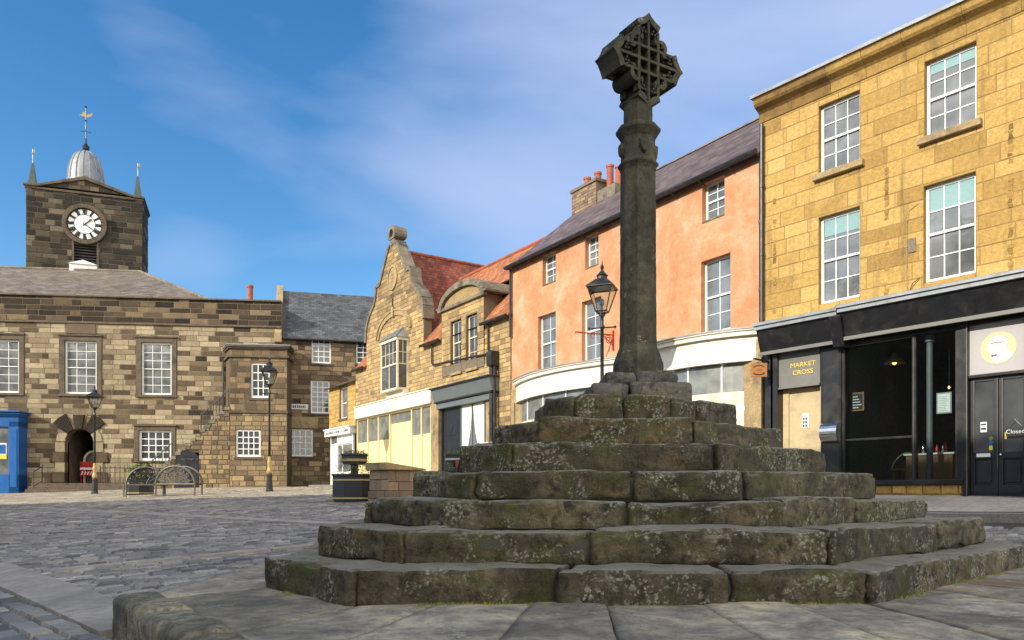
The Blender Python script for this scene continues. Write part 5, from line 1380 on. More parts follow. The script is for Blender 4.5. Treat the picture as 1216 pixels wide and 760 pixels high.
# arch spandrels
K=10
for sg in (-1,1):
    pts=[(arx+sg*arr*math.cos(R(a)),azs+arr*math.sin(R(a))) for a in range(0,91,10)]+[(arx,azt+.0),(arx+sg*arr,azt+.0)]
    pts=[(arx+sg*arr,azt+.0)]+[(arx+sg*arr*math.cos(R(a)),azs+arr*math.sin(R(a))) for a in range(0,91,10)]
    for p,q in zip(pts[1:],pts[2:]): mb.prism_y([pts[0],p,q] if sg<0 else [pts[0],q,p],-.004,.5,1,(.5,.5,.5))
shell(mb,xl,xr,-1,ztop,0,13,0)
mb.build('wall',[M['mortar'],M['town']],B,col=True)
for h in hs: sash(B,h,3,6,y=.08,fw=.09,bar=.03,glass='glass_l',sill=(.3,.14,.14,'trim'),surround=(.26,.05,'trim'))
sash(B,hg,4,4,y=.08,fw=.11,bar=.05,glass='glass',sill=(.2,.1,.1,'trim'),surround=(.22,.05,'trim'))
m=MB(); m.box(xl,xr,-.10,.05,zpar,zpar+.10); m.box(xl,xr,-.12,.4,ztop,ztop+.09); m.build('string_course',M['trim'],B,bevel=.015)
x0,x1,z0,z1=FT.rect(79,114,384.5,396.5); m=MB(); m.box(x0,x1,-.06,.05,z0-.0,z1); m.build('inscription_tablet',M['brickish'],B,bevel=.01)
# arch surround: alternating blocks and voussoirs
m=MB()
for k in range(4):
    zc=az0+(azs-az0)*k/4; zd=az0+(azs-az0)*(k+1)/4
    for sg in (-1,1):
        a=arx+sg*arr; w=(.75,.5)[k%2]; x0,x1=sorted((a,a+sg*w)); m.box(x0,x1,-.07-.03*(k%2==0),.3,zc+.01,zd-.01,0,((.3,.7)[k%2],.5,.5))
for sg in (-1,1):
    for (a0,a1,ro,t) in ((2,36,arr+.45,.8),(37,66,arr+.95,.05),(67,89,arr+.4,.35)):
        q=[(arx+sg*arr*math.cos(R(a)),azs+arr*math.sin(R(a))) for a in (a0,(a0+a1)/2,a1)]+[(arx+sg*ro*math.cos(R(a)),azs+ro*math.sin(R(a))) for a in (a1,(a0+a1)/2,a0)]
        m.prism_y(q if sg<0 else q[::-1],-.10 if t<.1 else -.07,.05,0,(t,.5,.5))
m.prism_y([(arx-.17,azt-.02),(arx+.17,azt-.02),(arx+.3,azt+.75),(arx-.3,azt+.75)],-.16,.05,0,(.1,.5,.5))
m.build('arch_surround',M['town'],B,col=True,bevel=.012)
# passage through: vault, inner arch, light beyond
m=MB(); a0=arx-arr; 
m.box(ax0-.02,ax0,.5,7,az0-.1,azt); m.box(ax1,ax1+.02,.5,7,az0-.1,azt); m.box(ax0-.3,ax1+.3,.5,7,azt,azt+.05)
m.box(ax0-.5,ax1+.5,.0,7.5,az0-.15,az0-.08)
m.build('passage_walls',M['trim'],B)
m=MB(); ic=arx+.22; ir=arr*.66; iz=az0+1.25
ou=[(ic+(ir+.1)*math.cos(R(a)),iz+(ir+.1)*math.sin(R(a))) for a in range(0,181,15)]; inn=[(ic+ir*math.cos(R(a)),iz+ir*math.sin(R(a))) for a in range(0,181,15)]
for k in range(len(ou)-1): m.prism_y([ou[k],ou[k+1],inn[k+1],inn[k]],1.3,1.42)
for sg in (-1,1): x0,x1=sorted((ic+sg*ir,ic+sg*(ir+.1))); m.box(x0,x1,1.3,1.42,az0-.1,iz)
m.box(ic-.03,ic+.03,1.33,1.4,az0,iz+ir)
m.build('inner_doorway',M['cream'],B)
m=MB(); m.box(ic-ir,ic+ir,1.5,1.55,az0,iz+ir); m.build('inner_glazing',M['glass_l'],B)
# roof, set behind the parapet, hipped at the right
zr=FT.Z(100,321,-7); xh0=FT.X(166,-7); xh1=FT.X(262,-1)
rl=xl
roof_mesh('roof',[[(rl,.5,ztop-.1),(xh1,.5,ztop-.1),(xh0,7,zr),(rl,7,zr)],[(xh1,.5,ztop-.1),(xh1,12.5,ztop-.1),(xh0,7,zr)],[(xh1,12.5,ztop-.1),(rl,12.5,ztop-.1),(rl,7,zr),(xh0,7,zr)]],M['slate_b'],B)
m=MB(); m.tube([(rl,7,zr+.03),(xh0,7,zr+.03),(xh1,.5,ztop-.06)],.09,8); m.build('ridge_tiles',M['trim_g'],B)
m=MB(); xx=FT.X(297,-1.5); zz=FT.Z(297,339,-1.5); m.lathe([(.17,ztop-.3),(.16,zz-.15),(.19,zz-.12),(.19,zz),(.12,zz)],cx=xx,cy=1.5,n=14); m.build('chimney_pot',M['terracotta'],B)
# doorstep platform of the arch
gz=lambda a,off=0: g(*(FT.P+FT.u*a-FT.n*off))
m=MB(); a,b=FT.X(32,1.4),FT.X(150,1.4)
zst=az0-.05
for k in range(3):
    zz=zst-.17*k; m.box(a+.2*0,b,-(1.0+.32*k),-.002 if k==0 else -(.99+.32*(k-1)),-1,zz)
m.build('doorstep',M['trim'],B,bevel=.02)

# railings
def railing(name,label,pts,h,F_,parent_group=None,post=.25,mat='iron',top=True):
    """pts: local (x,y,z) polyline of the foot of the railing"""
    t=thing(name,label,'railing',F_.W(0,0),F_.rz,parent_group)
    m=MB(); 
    for p,q in zip(pts,pts[1:]):
        p=Vector(p);q=Vector(q); n=max(1,int((q-p).length/post))
        for k in range(n+1):
            c=p.lerp(q,k/n); m.cyl(c,c+Vector((0,0,h)),.018 if k%6 else .03,n=6)
            m.cyl(c+Vector((0,0,h)),c+Vector((0,0,h+.09)),.022,.002,6)
    m.build('bars',M[mat],t)
    m=MB(); m.tube([(x,y,z+h*.93) for x,y,z in pts],.025,6); m.tube([(x,y,z+.12) for x,y,z in pts],.02,6); m.build('rail',M[mat],t)
    return t
zr0=zst
railing('iron_railing','short black iron handrail at the left of the arched entrance steps',[(FT.X(50,1.0),-1.0,zst),(FT.X(40,1.9),-1.9,zst-.3)],.95,FT,post=.5)
railing('iron_railing','black iron spear railings between the arched entrance and the stone stair',[(FT.X(119,.9),-.9,zst-.1),(FT.X(160,.9),-.9,zst-.1),(FT.X(163,1.5),-1.5,zst+.0)],1.0,FT)

# ================================================================== CLOCK TOWER
random.seed(22)
FK=Fac((-27.4,49.2),(1,.36))
B=FK.empty('clock_tower','square dark sandstone clock tower with pointed corner pinnacles and lead dome','tower')
xl,xr=FK.X(31),FK.X(169); zt=(FK.Z(31,225)+FK.Z(169,232))/2; zb=6.0; dp=3.2; ct=(xl+xr)/2
ckz=FK.Z(101,267); ckx=FK.X(101); ckr=(FK.X(123)-FK.X(79))/2
lv=(FK.X(88),FK.X(115),FK.Z(101,318),FK.Z(101,291))
ttone=lambda x,z: min(1,max(0,random.choice([.15,.25,.35,.4,.5,.6,.8])+ru(-.08,.08)))
mb=MB(); backing(mb,xl,xr,zb,zt,[lv],0,.3,0,0); ashlar(mb,xl,xr,zb,zt,[(lv[0]-.02,lv[1]+.02,lv[2],lv[3])],.34,(.4,1.0),ttone,gap=.025,cham=.02,prot=.03)
zpk=FK.Z(101,212)
mb.prism_y([(ct-2.6,zt+.12),(ct+2.6,zt+.12),(ct,zpk-.12)],-.02,.6,1,(.55,.5,.5))
ashlar(mb,0,1,zt+.12,zpk-.15,[],.26,(.4,.8),lambda x,z:ru(.3,.95),y=-.03,gap=.02,prot=.02,clip=lambda z:(ct-2.5*(zpk-z)/(zpk-zt-.1),ct+2.5*(zpk-z)/(zpk-zt-.1)))
mb.box(xl+.002,xl+.004,0,dp,zb,zt,0); mb.box(xr-.004,xr-.002,0,dp,zb,zt,0); mb.face([(xl,dp,zb),(xr,dp,zb),(xr,dp,zt),(xl,dp,zt)]); mb.face([(xl,0,zt),(xr,0,zt),(xr,dp,zt),(xl,dp,zt)])
mb.build('wall',[M['mortar_d'],M['tower']],B,col=True)
# side walls stones
m=MB()
for side in (0,1):
    mm_=MB(); ashlar(mm_,0,dp,zb,zt,[],.34,(.4,1.0),ttone,gap=.025,cham=.02,prot=.03,mi=0)
    for (x,y,z),_ in zip(mm_.v,mm_.v): pass
    if side==0: mm_.v=[(xl-.004+y,dp-x,z) for x,y,z in mm_.v]
    else: mm_.v=[(xr+.004-y,x,z) for x,y,z in mm_.v]
    n0=len(m.v); m.v+=mm_.v; m.f+=[tuple(i+n0 for i in f) for f in mm_.f]; m.m+=mm_.m; m.c+=mm_.c
m.build('side_wall',M['tower'],B,col=True)
m=MB()
def crn(x0,x1,y0,y1): 
    m.box(x0,x1,y0,y1,zt,zt+.12); 
m.box(xl-.08,xr+.08,-.08,.1,zt-.14,zt); m.box(xl-.15,ct-2.75,-.16,.1,zt,zt+.13); m.box(ct+2.75,xr+.15,-.16,.1,zt,zt+.13)
m.box(xl-.08,xl+.1,.1,dp+.08,zt-.14,zt); m.box(xr-.1,xr+.08,.1,dp+.08,zt-.14,zt); m.box(xl-.15,xl+.1,.1,dp+.15,zt,zt+.13); m.box(xr-.1,xr+.15,.1,dp+.15,zt,zt+.13)
for sg in (-1,1):
    q=[(ct+sg*2.74,zt),(ct+sg*2.74,zt+.16),(ct,zpk+.12),(ct,zpk-.12)]; m.prism_y(q if sg>0 else q[::-1],-.17,.3)
m.build('cornice',M['trim'],B,bevel=.02)
for (x,y) in ((xl+.3,.3),(xr-.3,.3)):
    m=MB(); hp=1.25; m.lathe([(.42,zt+.12),(.40,zt+.2),(.30,zt+.3),(.07,zt+.3+hp),(.05,zt+.35+hp)],cx=x,cy=y,n=4,ph=math.pi/4); pn=m.build('pinnacle',M['greenlead'],B)
    m=MB(); m.cyl((x,y,zt+.3+hp),(x,y,zt+1.2+hp),.025,n=6); m.lathe([(.01,zt+1.15+hp-.3),(.07,zt+1.2+hp-.25),(.01,zt+1.25+hp-.2)],cx=x,cy=y,n=8); m.box(x-.02,x+.12,y-.01,y+.01,zt+1.0+hp,zt+1.2+hp); m.build('finial',M['goldp'],pn)
# dome
dcy=dp/2; dz0=FK.Z(101,214,-dcy); dr=(FK.X(124,-dcy)-FK.X(80,-dcy))/2+.0; dzt=FK.Z(101,180,-dcy); dxc=FK.X(102,-dcy)
H_=dzt-dz0
m=MB(); prof=[(dr*1.05,dz0-1.6),(dr*1.05,dz0-.2)]+[(dr*math.cos(R(a))**.8 if a<90 else .05, dz0-.2+(H_+.2)*math.sin(R(a))**1.0) for a in (0,12,24,36,48,58,68,76,83)]+[(.12,dzt),(.10,dzt+.1)]
m.lathe(prof,cx=dxc,cy=dcy,n=32); dm=m.build('dome',M['lead'],B,smooth=False)
m=MB()
for k in range(16):
    t=2*math.pi*k/16; pts=[(dxc+r*1.015*math.cos(t),dcy+r*1.015*math.sin(t),z) for r,z in prof[1:-1]]; m.tube(pts,.035,5)
m.build('lead_rolls',M['lead'],dm)
m=MB(); zv=dzt; top=FK.Z(101,127,-dcy)
m.lathe([(.1,zv),(.2,zv+.15),(.24,zv+.3),(.12,zv+.45),(.06,zv+.6),(.04,zv+.9)],cx=dxc,cy=dcy,n=12); m.cyl((dxc,dcy,zv+.6),(dxc,dcy,top),.028,n=6)
zvm=(zv+top)/2-.15
for ang in (0,90): m.cyl((dxc-.32*math.cos(R(ang)),dcy-.32*math.sin(R(ang)),zvm),(dxc+.32*math.cos(R(ang)),dcy+.32*math.sin(R(ang)),zvm),.018,n=6)
m.lathe([(.01,top-.08),(.09,top),(.01,top+.08)],cx=dxc,cy=dcy,n=10); m.lathe([(.01,top-1.0),(.08,top-.92),(.01,top-.84)],cx=dxc,cy=dcy,n=10)
vn=m.build('vane_rod',M['iron'],dm)
m=MB(); zz=top-.55; m.prism_y([(dxc-.4,zz-.05),(dxc-.1,zz-.1),(dxc+.1,zz-.14),(dxc+.32,zz-.02),(dxc+.42,zz+.22),(dxc+.2,zz+.1),(dxc+.05,zz+.04),(dxc-.08,zz+.18),(dxc-.2,zz+.22),(dxc-.18,zz+.08)],dcy-.012,dcy+.012); m.build('weathercock',M['goldp'],dm)
# clock
m=MB(); rr=ckr
ro=[(ckx+rr*1.22*math.cos(R(a)),ckz+rr*1.22*math.sin(R(a))) for a in range(0,360,10)]; ri=[(ckx+rr*.97*math.cos(R(a)),ckz+rr*.97*math.sin(R(a))) for a in range(0,360,10)]
for k in range(36): j=(k+1)%36; m.prism_y([ro[k],ro[j],ri[j],ri[k]],-.22,.02)
ck=m.build('clock',M['trim'],B,bevel=.02)
m=MB(); m.prism_y([(ckx+rr*.98*math.cos(R(a)),ckz+rr*.98*math.sin(R(a))) for a in range(0,360,10)],-.10,-.05); m.build('dial_ground',M['black_m'],ck)
m=MB(); m.prism_y([(ckx+rr*.56*math.cos(R(a)),ckz+rr*.56*math.sin(R(a))) for a in range(0,360,10)],-.115,-.102)
for k in range(12):     # white cartouches between the numerals leave the numerals black
    a0=90-k*30-15; pts=[(ckx+rr*.60*math.cos(R(a0+d_)),ckz+rr*.60*math.sin(R(a0+d_))) for d_ in (-9,0,9)]+[(ckx+rr*.90*math.cos(R(a0+d_)),ckz+rr*.90*math.sin(R(a0+d_))) for d_ in (10,0,-10)]
    m.prism_y(pts,-.115,-.102)
dl=m.build('dial',M['white'],ck)
RN=['XII','I','II','III','IIII','V','VI','VII','VIII','IX','X','XI']
m=MB()
for k in range(12):
    a=R(90-k*30); ca,sa=math.cos(a),math.sin(a); s_=RN[k]; W=sum({'I':.06,'V':.12,'X':.13}[c] for c in s_); sc_=min(1.15,.30/W); off=-W/2
    def put(segs):
        for (u0,v0,u1,v1,wd) in segs:
            def P(u,v): 
                u*=sc_; r_=rr*.60+v*rr*.30
                return (ckx+ca*r_+sa*u*rr/1.0, ckz+sa*r_-ca*u*rr/1.0)
            p,q=P(u0,v0),P(u1,v1); dx_,dz_=q[0]-p[0],q[1]-p[1]; l=math.hypot(dx_,dz_); nx_,nz_=-dz_/l*wd,dx_/l*wd
            m.prism_y([(p[0]-nx_,p[1]-nz_),(q[0]-nx_,q[1]-nz_),(q[0]+nx_,q[1]+nz_),(p[0]+nx_,p[1]+nz_)],-.122,-.116)
    for c in s_:
        if c=='I': put([(off+.03,.02,off+.03,.98,.028)]); off+=.06
        elif c=='V': put([(off+.01,.98,off+.06,.02,.03),(off+.11,.98,off+.06,.02,.015)]); off+=.12
        else: put([(off+.01,.98,off+.12,.02,.03),(off+.12,.98,off+.01,.02,.015)]); off+=.13
m.build('numerals',M['black_m'],dl)
m=MB()
def hand(ang,ln,w):
    a=R(90-ang); u=(math.cos(a),math.sin(a)); n_=(-u[1],u[0])
    pts=[(ckx-u[0]*.12*rr-n_[0]*w,ckz-u[1]*.12*rr-n_[1]*w),(ckx+u[0]*ln*.7*rr-n_[0]*w,ckz+u[1]*ln*.7*rr-n_[1]*w),(ckx+u[0]*ln*.78*rr-n_[0]*w*2.4,ckz+u[1]*ln*.78*rr-n_[1]*w*2.4),(ckx+u[0]*ln*rr,ckz+u[1]*ln*rr),(ckx+u[0]*ln*.78*rr+n_[0]*w*2.4,ckz+u[1]*ln*.78*rr+n_[1]*w*2.4),(ckx+u[0]*ln*.7*rr+n_[0]*w,ckz+u[1]*ln*.7*rr+n_[1]*w),(ckx-u[0]*.12*rr+n_[0]*w,ckz-u[1]*.12*rr+n_[1]*w)]
    m.prism_y(pts,-.15,-.135)
hand(48,.52,.035); hand(124,.85,.022); m.build('hands',M['black_m'],ck)
m=MB()
for k in range(8):
    zz=lv[2]+(lv[3]-lv[2])*k/8; m.idx([(lv[0],.02,zz),(lv[1],.02,zz),(lv[1],.16,zz+.14),(lv[0],.16,zz+.14),(lv[0],.02,zz+.03),(lv[1],.02,zz+.03),(lv[1],.16,zz+.17),(lv[0],.16,zz+.17)],[(0,1,2,3),(4,5,6,7),(0,1,5,4),(2,3,7,6)])
m.box(lv[0],lv[1],.25,.3,lv[2]-.5,lv[3]); m.build('louvre',M['black_m'],B)
for a,b in ((lv[0]-.12,lv[0]),(lv[1],lv[1]+.12)): m=MB(); m.box(a,b,-.06,.02,lv[2],lv[3]+.25); m.build('louvre_jamb',M['trim'],B)
# small white roof hatch at the tower foot
x0,x1=FK.X(83,.8),FK.X(116,.8); z0,z1=FK.Z(100,325,.8),FK.Z(100,315,.8); zpk2=FK.Z(100,310,.8)
m=MB(); m.box(x0,x1,-1.0,-.2,z0,z1); m.prism_y([(x0-.08,z1),(x1+.08,z1),((x0+x1)/2,zpk2)],-1.08,-.15); m.build('roof_hatch',M['white'],B,bevel=.01)

# ================================================================== WING + PORCH
random.seed(23)
pW=FT.P+FT.u*FT.X(334)
FW_=Fac(tuple(pW),(1,.27))
B=FW_.empty('stone_house','brown stone house with blue grey slate roof joined to the right of the hall','building')
xr=12.0; zev=FW_.Z(345,401.5); xl=0.0
ws=[FW_.rect(370,393,403,431.5),FW_.rect(423,446,405.5,432),FW_.rect(369,391.5,452,491),FW_.rect(341,371.5,509.5,542),FW_.rect(423,446,455,492)]
wt=lambda x,z: min(1,max(0,random.gauss(.42 if z>FW_.Z(350,490) else .5,.2)))
mb=MB(); backing(mb,xl,xr,-1,zev,ws,0,.14,0,1); ashlar(mb,xl,xr,-.2,zev,ws,.27,(.3,.8),wt,gap=.025,cham=.015,prot=.02); shell(mb,xl,xr,-1,zev,0,7,0)
mb.build('wall',[M['mortar_d'],M['wing']],B,col=True)
for k,h in enumerate(ws): sash(B,h,(3,3,3,4,3)[k],(4,4,6,4,6)[k],y=.06,fw=.08,bar=.04,sill=(.1,.06,.12,'trim'))
m=MB(); a,b=FW_.X(341),FW_.X(378); m.box(a,b,-.04,.0,FW_.Z(360,508.5),FW_.Z(360,495)); m.build('lintel',M['trim_y'],B,bevel=.01)
# gable with stone coping and slate roof
yr=3.5; zr=(FW_.Z(345,346,-yr)+FW_.Z(440,352,-yr))/2; xk=-1.4
print('wing',zev,zr)
roof_mesh('roof',[[(xl-.0,-.15,zev-.02),(xr,-.15,zev-.02),(xr,yr,zr),(xl-.0,yr,zr)],[(xr,7.1,zev),(xl,7.1,zev),(xl,yr,zr),(xr,yr,zr)]],M['slate_g'],B)
m=MB(); m.prism_x([(-.25,zev-.15),(-.25,zev+.2),(yr,zr+.32),(7.2,zev+.2),(7.2,zev-.15),(yr,zr-.2)],xl-.35,xl+.02); m.box(xl-.37,xl+.04,-.35,.1,zev-.3,zev+.1); m.build('gable_coping',M['trim_y'],B,bevel=.02)
m=MB(); m.prism_x([(0,zev-.3),(yr,zr-.1),(7,zev-.3)],xl-.3,xl-.0); m.build('gable_wall',M['terracotta'],B)
gutter(B,[(xl+.1,-.22,zev-.06),(xr,-.22,zev-.06)],.07)
sn=MB(); x0,x1,z0,z1=FW_.rect(340,366,480,486); sn.box(x0,x1,-.05,-.02,z0,z1); sp=sn.build('street_sign',M['paper'],B)
m=MB(); xx=x0+.12
while xx<x1-.15: w_=ru(.05,.09); m.box(xx,xx+w_,-.055,-.0495,z0+.07,z1-.07); xx+=w_+ru(.03,.05)
m.build('lettering',M['black_m'],sp)
# porch block in front
B=FT.empty('stone_porch','projecting stone porch with a flat lead cornice at the head of the outside stair','building')
of=1.3; x0,x1=FT.X(273,of),FT.X(341,of); zt=(FT.Z(280,414,of)+FT.Z(340,414,of))/2; zs=FT.Z(300,489,of)
hw1=FT.rect(298,320.5,431,472.5,of); hw2=FT.rect(280,309.5,510,542.5,of)
mb=MB(); pt=lambda x,z: min(1,max(0,random.gauss(.42,.16) if z>FT.Z(300,478,of) else random.gauss(.62,.16)))
backing(mb,x0,x1,-1,zt,[hw1,hw2],-of,.14,0,1)
ashlar(mb,x0,x1,-.2,zs-.08,[hw2],.27,(.3,.7),pt,y=-of,gap=.025,cham=.015,prot=.025); ashlar(mb,x0,x1,zs+.08,zt,[hw1],.29,(.35,.75),pt,y=-of,gap=.02,cham=.012,prot=.015)
c0=x0-.55
mb.face([(x0,-of,-1),(x0,-of,zt),(c0,0,zt),(c0,0,-1)],1,(.3,.5,.5)); mb.face([(x1,-of,-1),(x1,0.3,-1),(x1,.3,zt),(x1,-of,zt)],1,(.4,.5,.5)); mb.face([(c0,0,zt),(x0,-of,zt),(x1,-of,zt),(x1,0,zt)])
mb.build('wall',[M['mortar_d'],M['wing']],B,col=True)
sash(B,(hw1[0],hw1[1],hw1[2],hw1[3]),3,4,y=-of+.06,fw=.10,bar=.05); sash(B,hw2,4,4,y=-of+.06,fw=.10,bar=.05)
m=MB(); 
for (d_,za,zb_) in ((.12,zt-.5,zt-.38),(.10,zt-.02,zt+.08),(.17,zt+.06,zt+.16)):
    m.prism([(c0-d_,0),(x0-d_*.8,-of-d_),(x1+d_,-of-d_),(x1+d_,0)],za,zb_)
m.prism([(x0-.08,-of-.001),(x0-.06,-of-.08),(x1+.06,-of-.08),(x1+.06,-.001)],zs-.08,zs+.06)
m.build('cornice',M['trim'],B,bevel=.02)
m=MB(); m.prism([(c0-.2,0),(x0-.16,-of-.2),(x1+.2,-of-.2),(x1+.2,0)],zt+.16,zt+.21); m.build('lead_flashing',M['lead'],B)
m=MB(); m.box(hw1[0]-.1,hw1[1]+.1,-of-.06,-of+.0,hw1[2]-.13,hw1[2]-.01); m.box(hw2[0]-.1,hw2[1]+.1,-of-.06,-of+.0,hw2[2]-.13,hw2[2]-.01); m.build('sill',M['trim'],B)
pipe(B,[(c0-.1,-.1,zt-.5),(c0-.1,-.1,.3)],.05)
# outside stair
random.seed(24)
B=FT.empty('stone_staircase','outside stone stair climbing right to the porch, with iron railings','staircase')
sx0,sx1=FT.X(168,of),x0-.0; szt=FT.Z(272,482,of); szb=FT.Z(205,535,of)-.9
ns=18; run=(sx1-sx0)/ns; z_at=lambda x: FT.Z(208,541,of)+ (x-FT.X(208,of))*((FT.Z(270,484,of)-FT.Z(208,541,of))/(FT.X(270,of)-FT.X(208,of)))
dr0,dr1=FT.X(207.5,of),FT.X(236,of); drt=FT.Z(222,535,of); dg=gz(dr0,of)
mb=MB()
stn=lambda x,z: ru(.25,.8)
z=-.3
while z<szt:
    zt_=z+.26
    # left limit where the stair is higher than this course
    xq=sx0
    while xq<sx1 and z_at(xq)<z+.2: xq+=.05
    if xq<sx1-.2: ashlar(mb,xq,sx1,z,zt_,[(dr0,dr1,-1,drt)],.26,(.25,.6),stn,y=-of,gap=.03,cham=.02,prot=.03)
    z=zt_
for k in range(60):
    a=sx0+(sx1-sx0)*k/60; b=sx0+(sx1-sx0)*(k+1)/60; zz=max(.0,z_at((a+b)/2))-.05
    if a>=dr0-.12 and b<=dr1+.12: mb.box(a,b,-of+.02,-.0,drt-.1,zz,0)
    else: mb.box(a,b,-of+.005,-.0,-1,zz,0)
mb.build('side_wall',[M['mortar_d'],M['wing']],B,col=True)
m=MB()
for k in range(ns):
    a=sx0+run*k; zz=z_at(a+run*.5)+.03
    if zz>gz(a,of)+.05: m.box(a-.03,a+run,-of-.05,-.003,zz-.17,zz)
m.build('stair_treads',M['trim_g'],B,bevel=.015)
m=MB(); dc=(dr0+dr1)/2; dw=(dr1-dr0)/2; zsp=drt-dw*.75
out=[(dr0,dg-.1),(dr1,dg-.1),(dr1,zsp)]+[(dc+dw*math.cos(R(a)),zsp+dw*.75*math.sin(R(a))) for a in range(15,180,15)]+[(dr0,zsp)]
m.prism_y(out,-of-.02,-of+.05)
dr=m.build('door',M['navy'],B)
m=MB()
for sx_ in (-.75,.1):
    for zz in (zsp-.0,): 
        m.box(dc+.0+sx_*.4,dc+sx_*.4+.7*.4,-of-.035,-of-.02,zz-.02,zz+.02)
for k in range(4): m.cyl((dc-.1+k*.22,-of-.05,zsp+.0),(dc-.1+k*.22,-of-.02,zsp+.0),.025,n=8)
m.build('hinge',M['benchmetal'],dr)
def rpts(xa,xb,y): return [(xa,y,z_at(xa)),(xb,y,z_at(xb))]
railing('iron_railing','black iron stair railings climbing to the porch beside the dark arched door',rpts(FT.X(238,of),x0-.1,-of+.1),1.0,FT,post=.22)
railing('iron_railing','black iron railings low on the stair in front of the ground floor window',rpts(FT.X(176,of),FT.X(208,of),-of+.1),.95,FT,post=.22)

# ================================================================== BLUE SHOPFRONT (far left)
B=FT.empty('blue_shopfront','bright blue painted timber shopfront built out at the far left of the hall','shopfront')
of=.9; x0,x1=FT.X(-120,of),FT.X(22,of); zt=FT.Z(5,490,of); zgd=gz(x1,of)-.1
m=MB(); m.box(x1-.50,x1,-of,-.01,zgd,zt-.45); m.box(x0,x1,-of,-.01,zgd,zgd+1.1); m.box(x0,x1-.50,-of+.3,-.01,zgd+1.1,zt-.45); m.box(x0,x1,-of,-.01,zt-.75,zt-.1); m.box(x1-.42,x1-.08,-of-.03,-of,zgd+.4,zt-.85)
m.build('panelling',M['bluepaint'],B,bevel=.015)
m=MB(); m.box(x0,x1+.12,-of-.18,-.01,zt-.1,zt+.02); m.box(x0,x1+.2,-of-.28,-.01,zt+.02,zt+.09); m.box(x0,x1+.05,-of-.08,-.01,zt-.2,zt-.1); m.build('cornice',M['bluepaint'],B,bevel=.015)
m=MB(); m.box(x0,x1-.50,-of+.12,-of+.14,zgd+1.1,zt-.75); gp=m.build('shop_window',M['glass_l'],B)
m=MB(); a=FT.X(-8,of); b=FT.X(6.5,of); za,zb_=FT.Z(0,545,of),FT.Z(0,526,of); m.box(a,b,-of+.10,-of+.115,za,zb_); ps=m.build('poster',M['paper'],gp)
m=MB(); m.box(a,b,-of+.09,-of+.099,za,za+.25); m.build('poster_band',M['yel'],ps)
m=MB(); m.box(a+.04,b-.04,-of+.09,-of+.099,za+.28,zb_-.08); m.build('poster_picture',M['bluepaint'],ps)

# red and white works barrier inside the arch
P=FT.W(ic+.05,-.95,az0-.05)
t=thing('works_barrier','red plastic works barrier with white stripe standing inside the arched passage','barrier',P,FT.rz)
m=MB(); 
for zz in (.45,.95): m.box(-.65,.65,-.02,.02,zz,zz+.28)
m.build('barrier_board',M['red'],t,bevel=.01)
m=MB(); m.box(-.65,.65,-.024,-.021,.78,.90); 
for k in range(8): m.prism_y([(-.6+k*.16,.50),(-.54+k*.16,.50),(-.48+k*.16,.68),(-.54+k*.16,.68)],-.026,-.021)
m.build('stripes',M['white'],t)
for x in (-.6,.6): m=MB(); m.box(x-.03,x+.03,-.2,.2,0,.05); m.box(x-.02,x+.02,-.02,.02,.05,1.25); m.build('leg',M['red'],t)

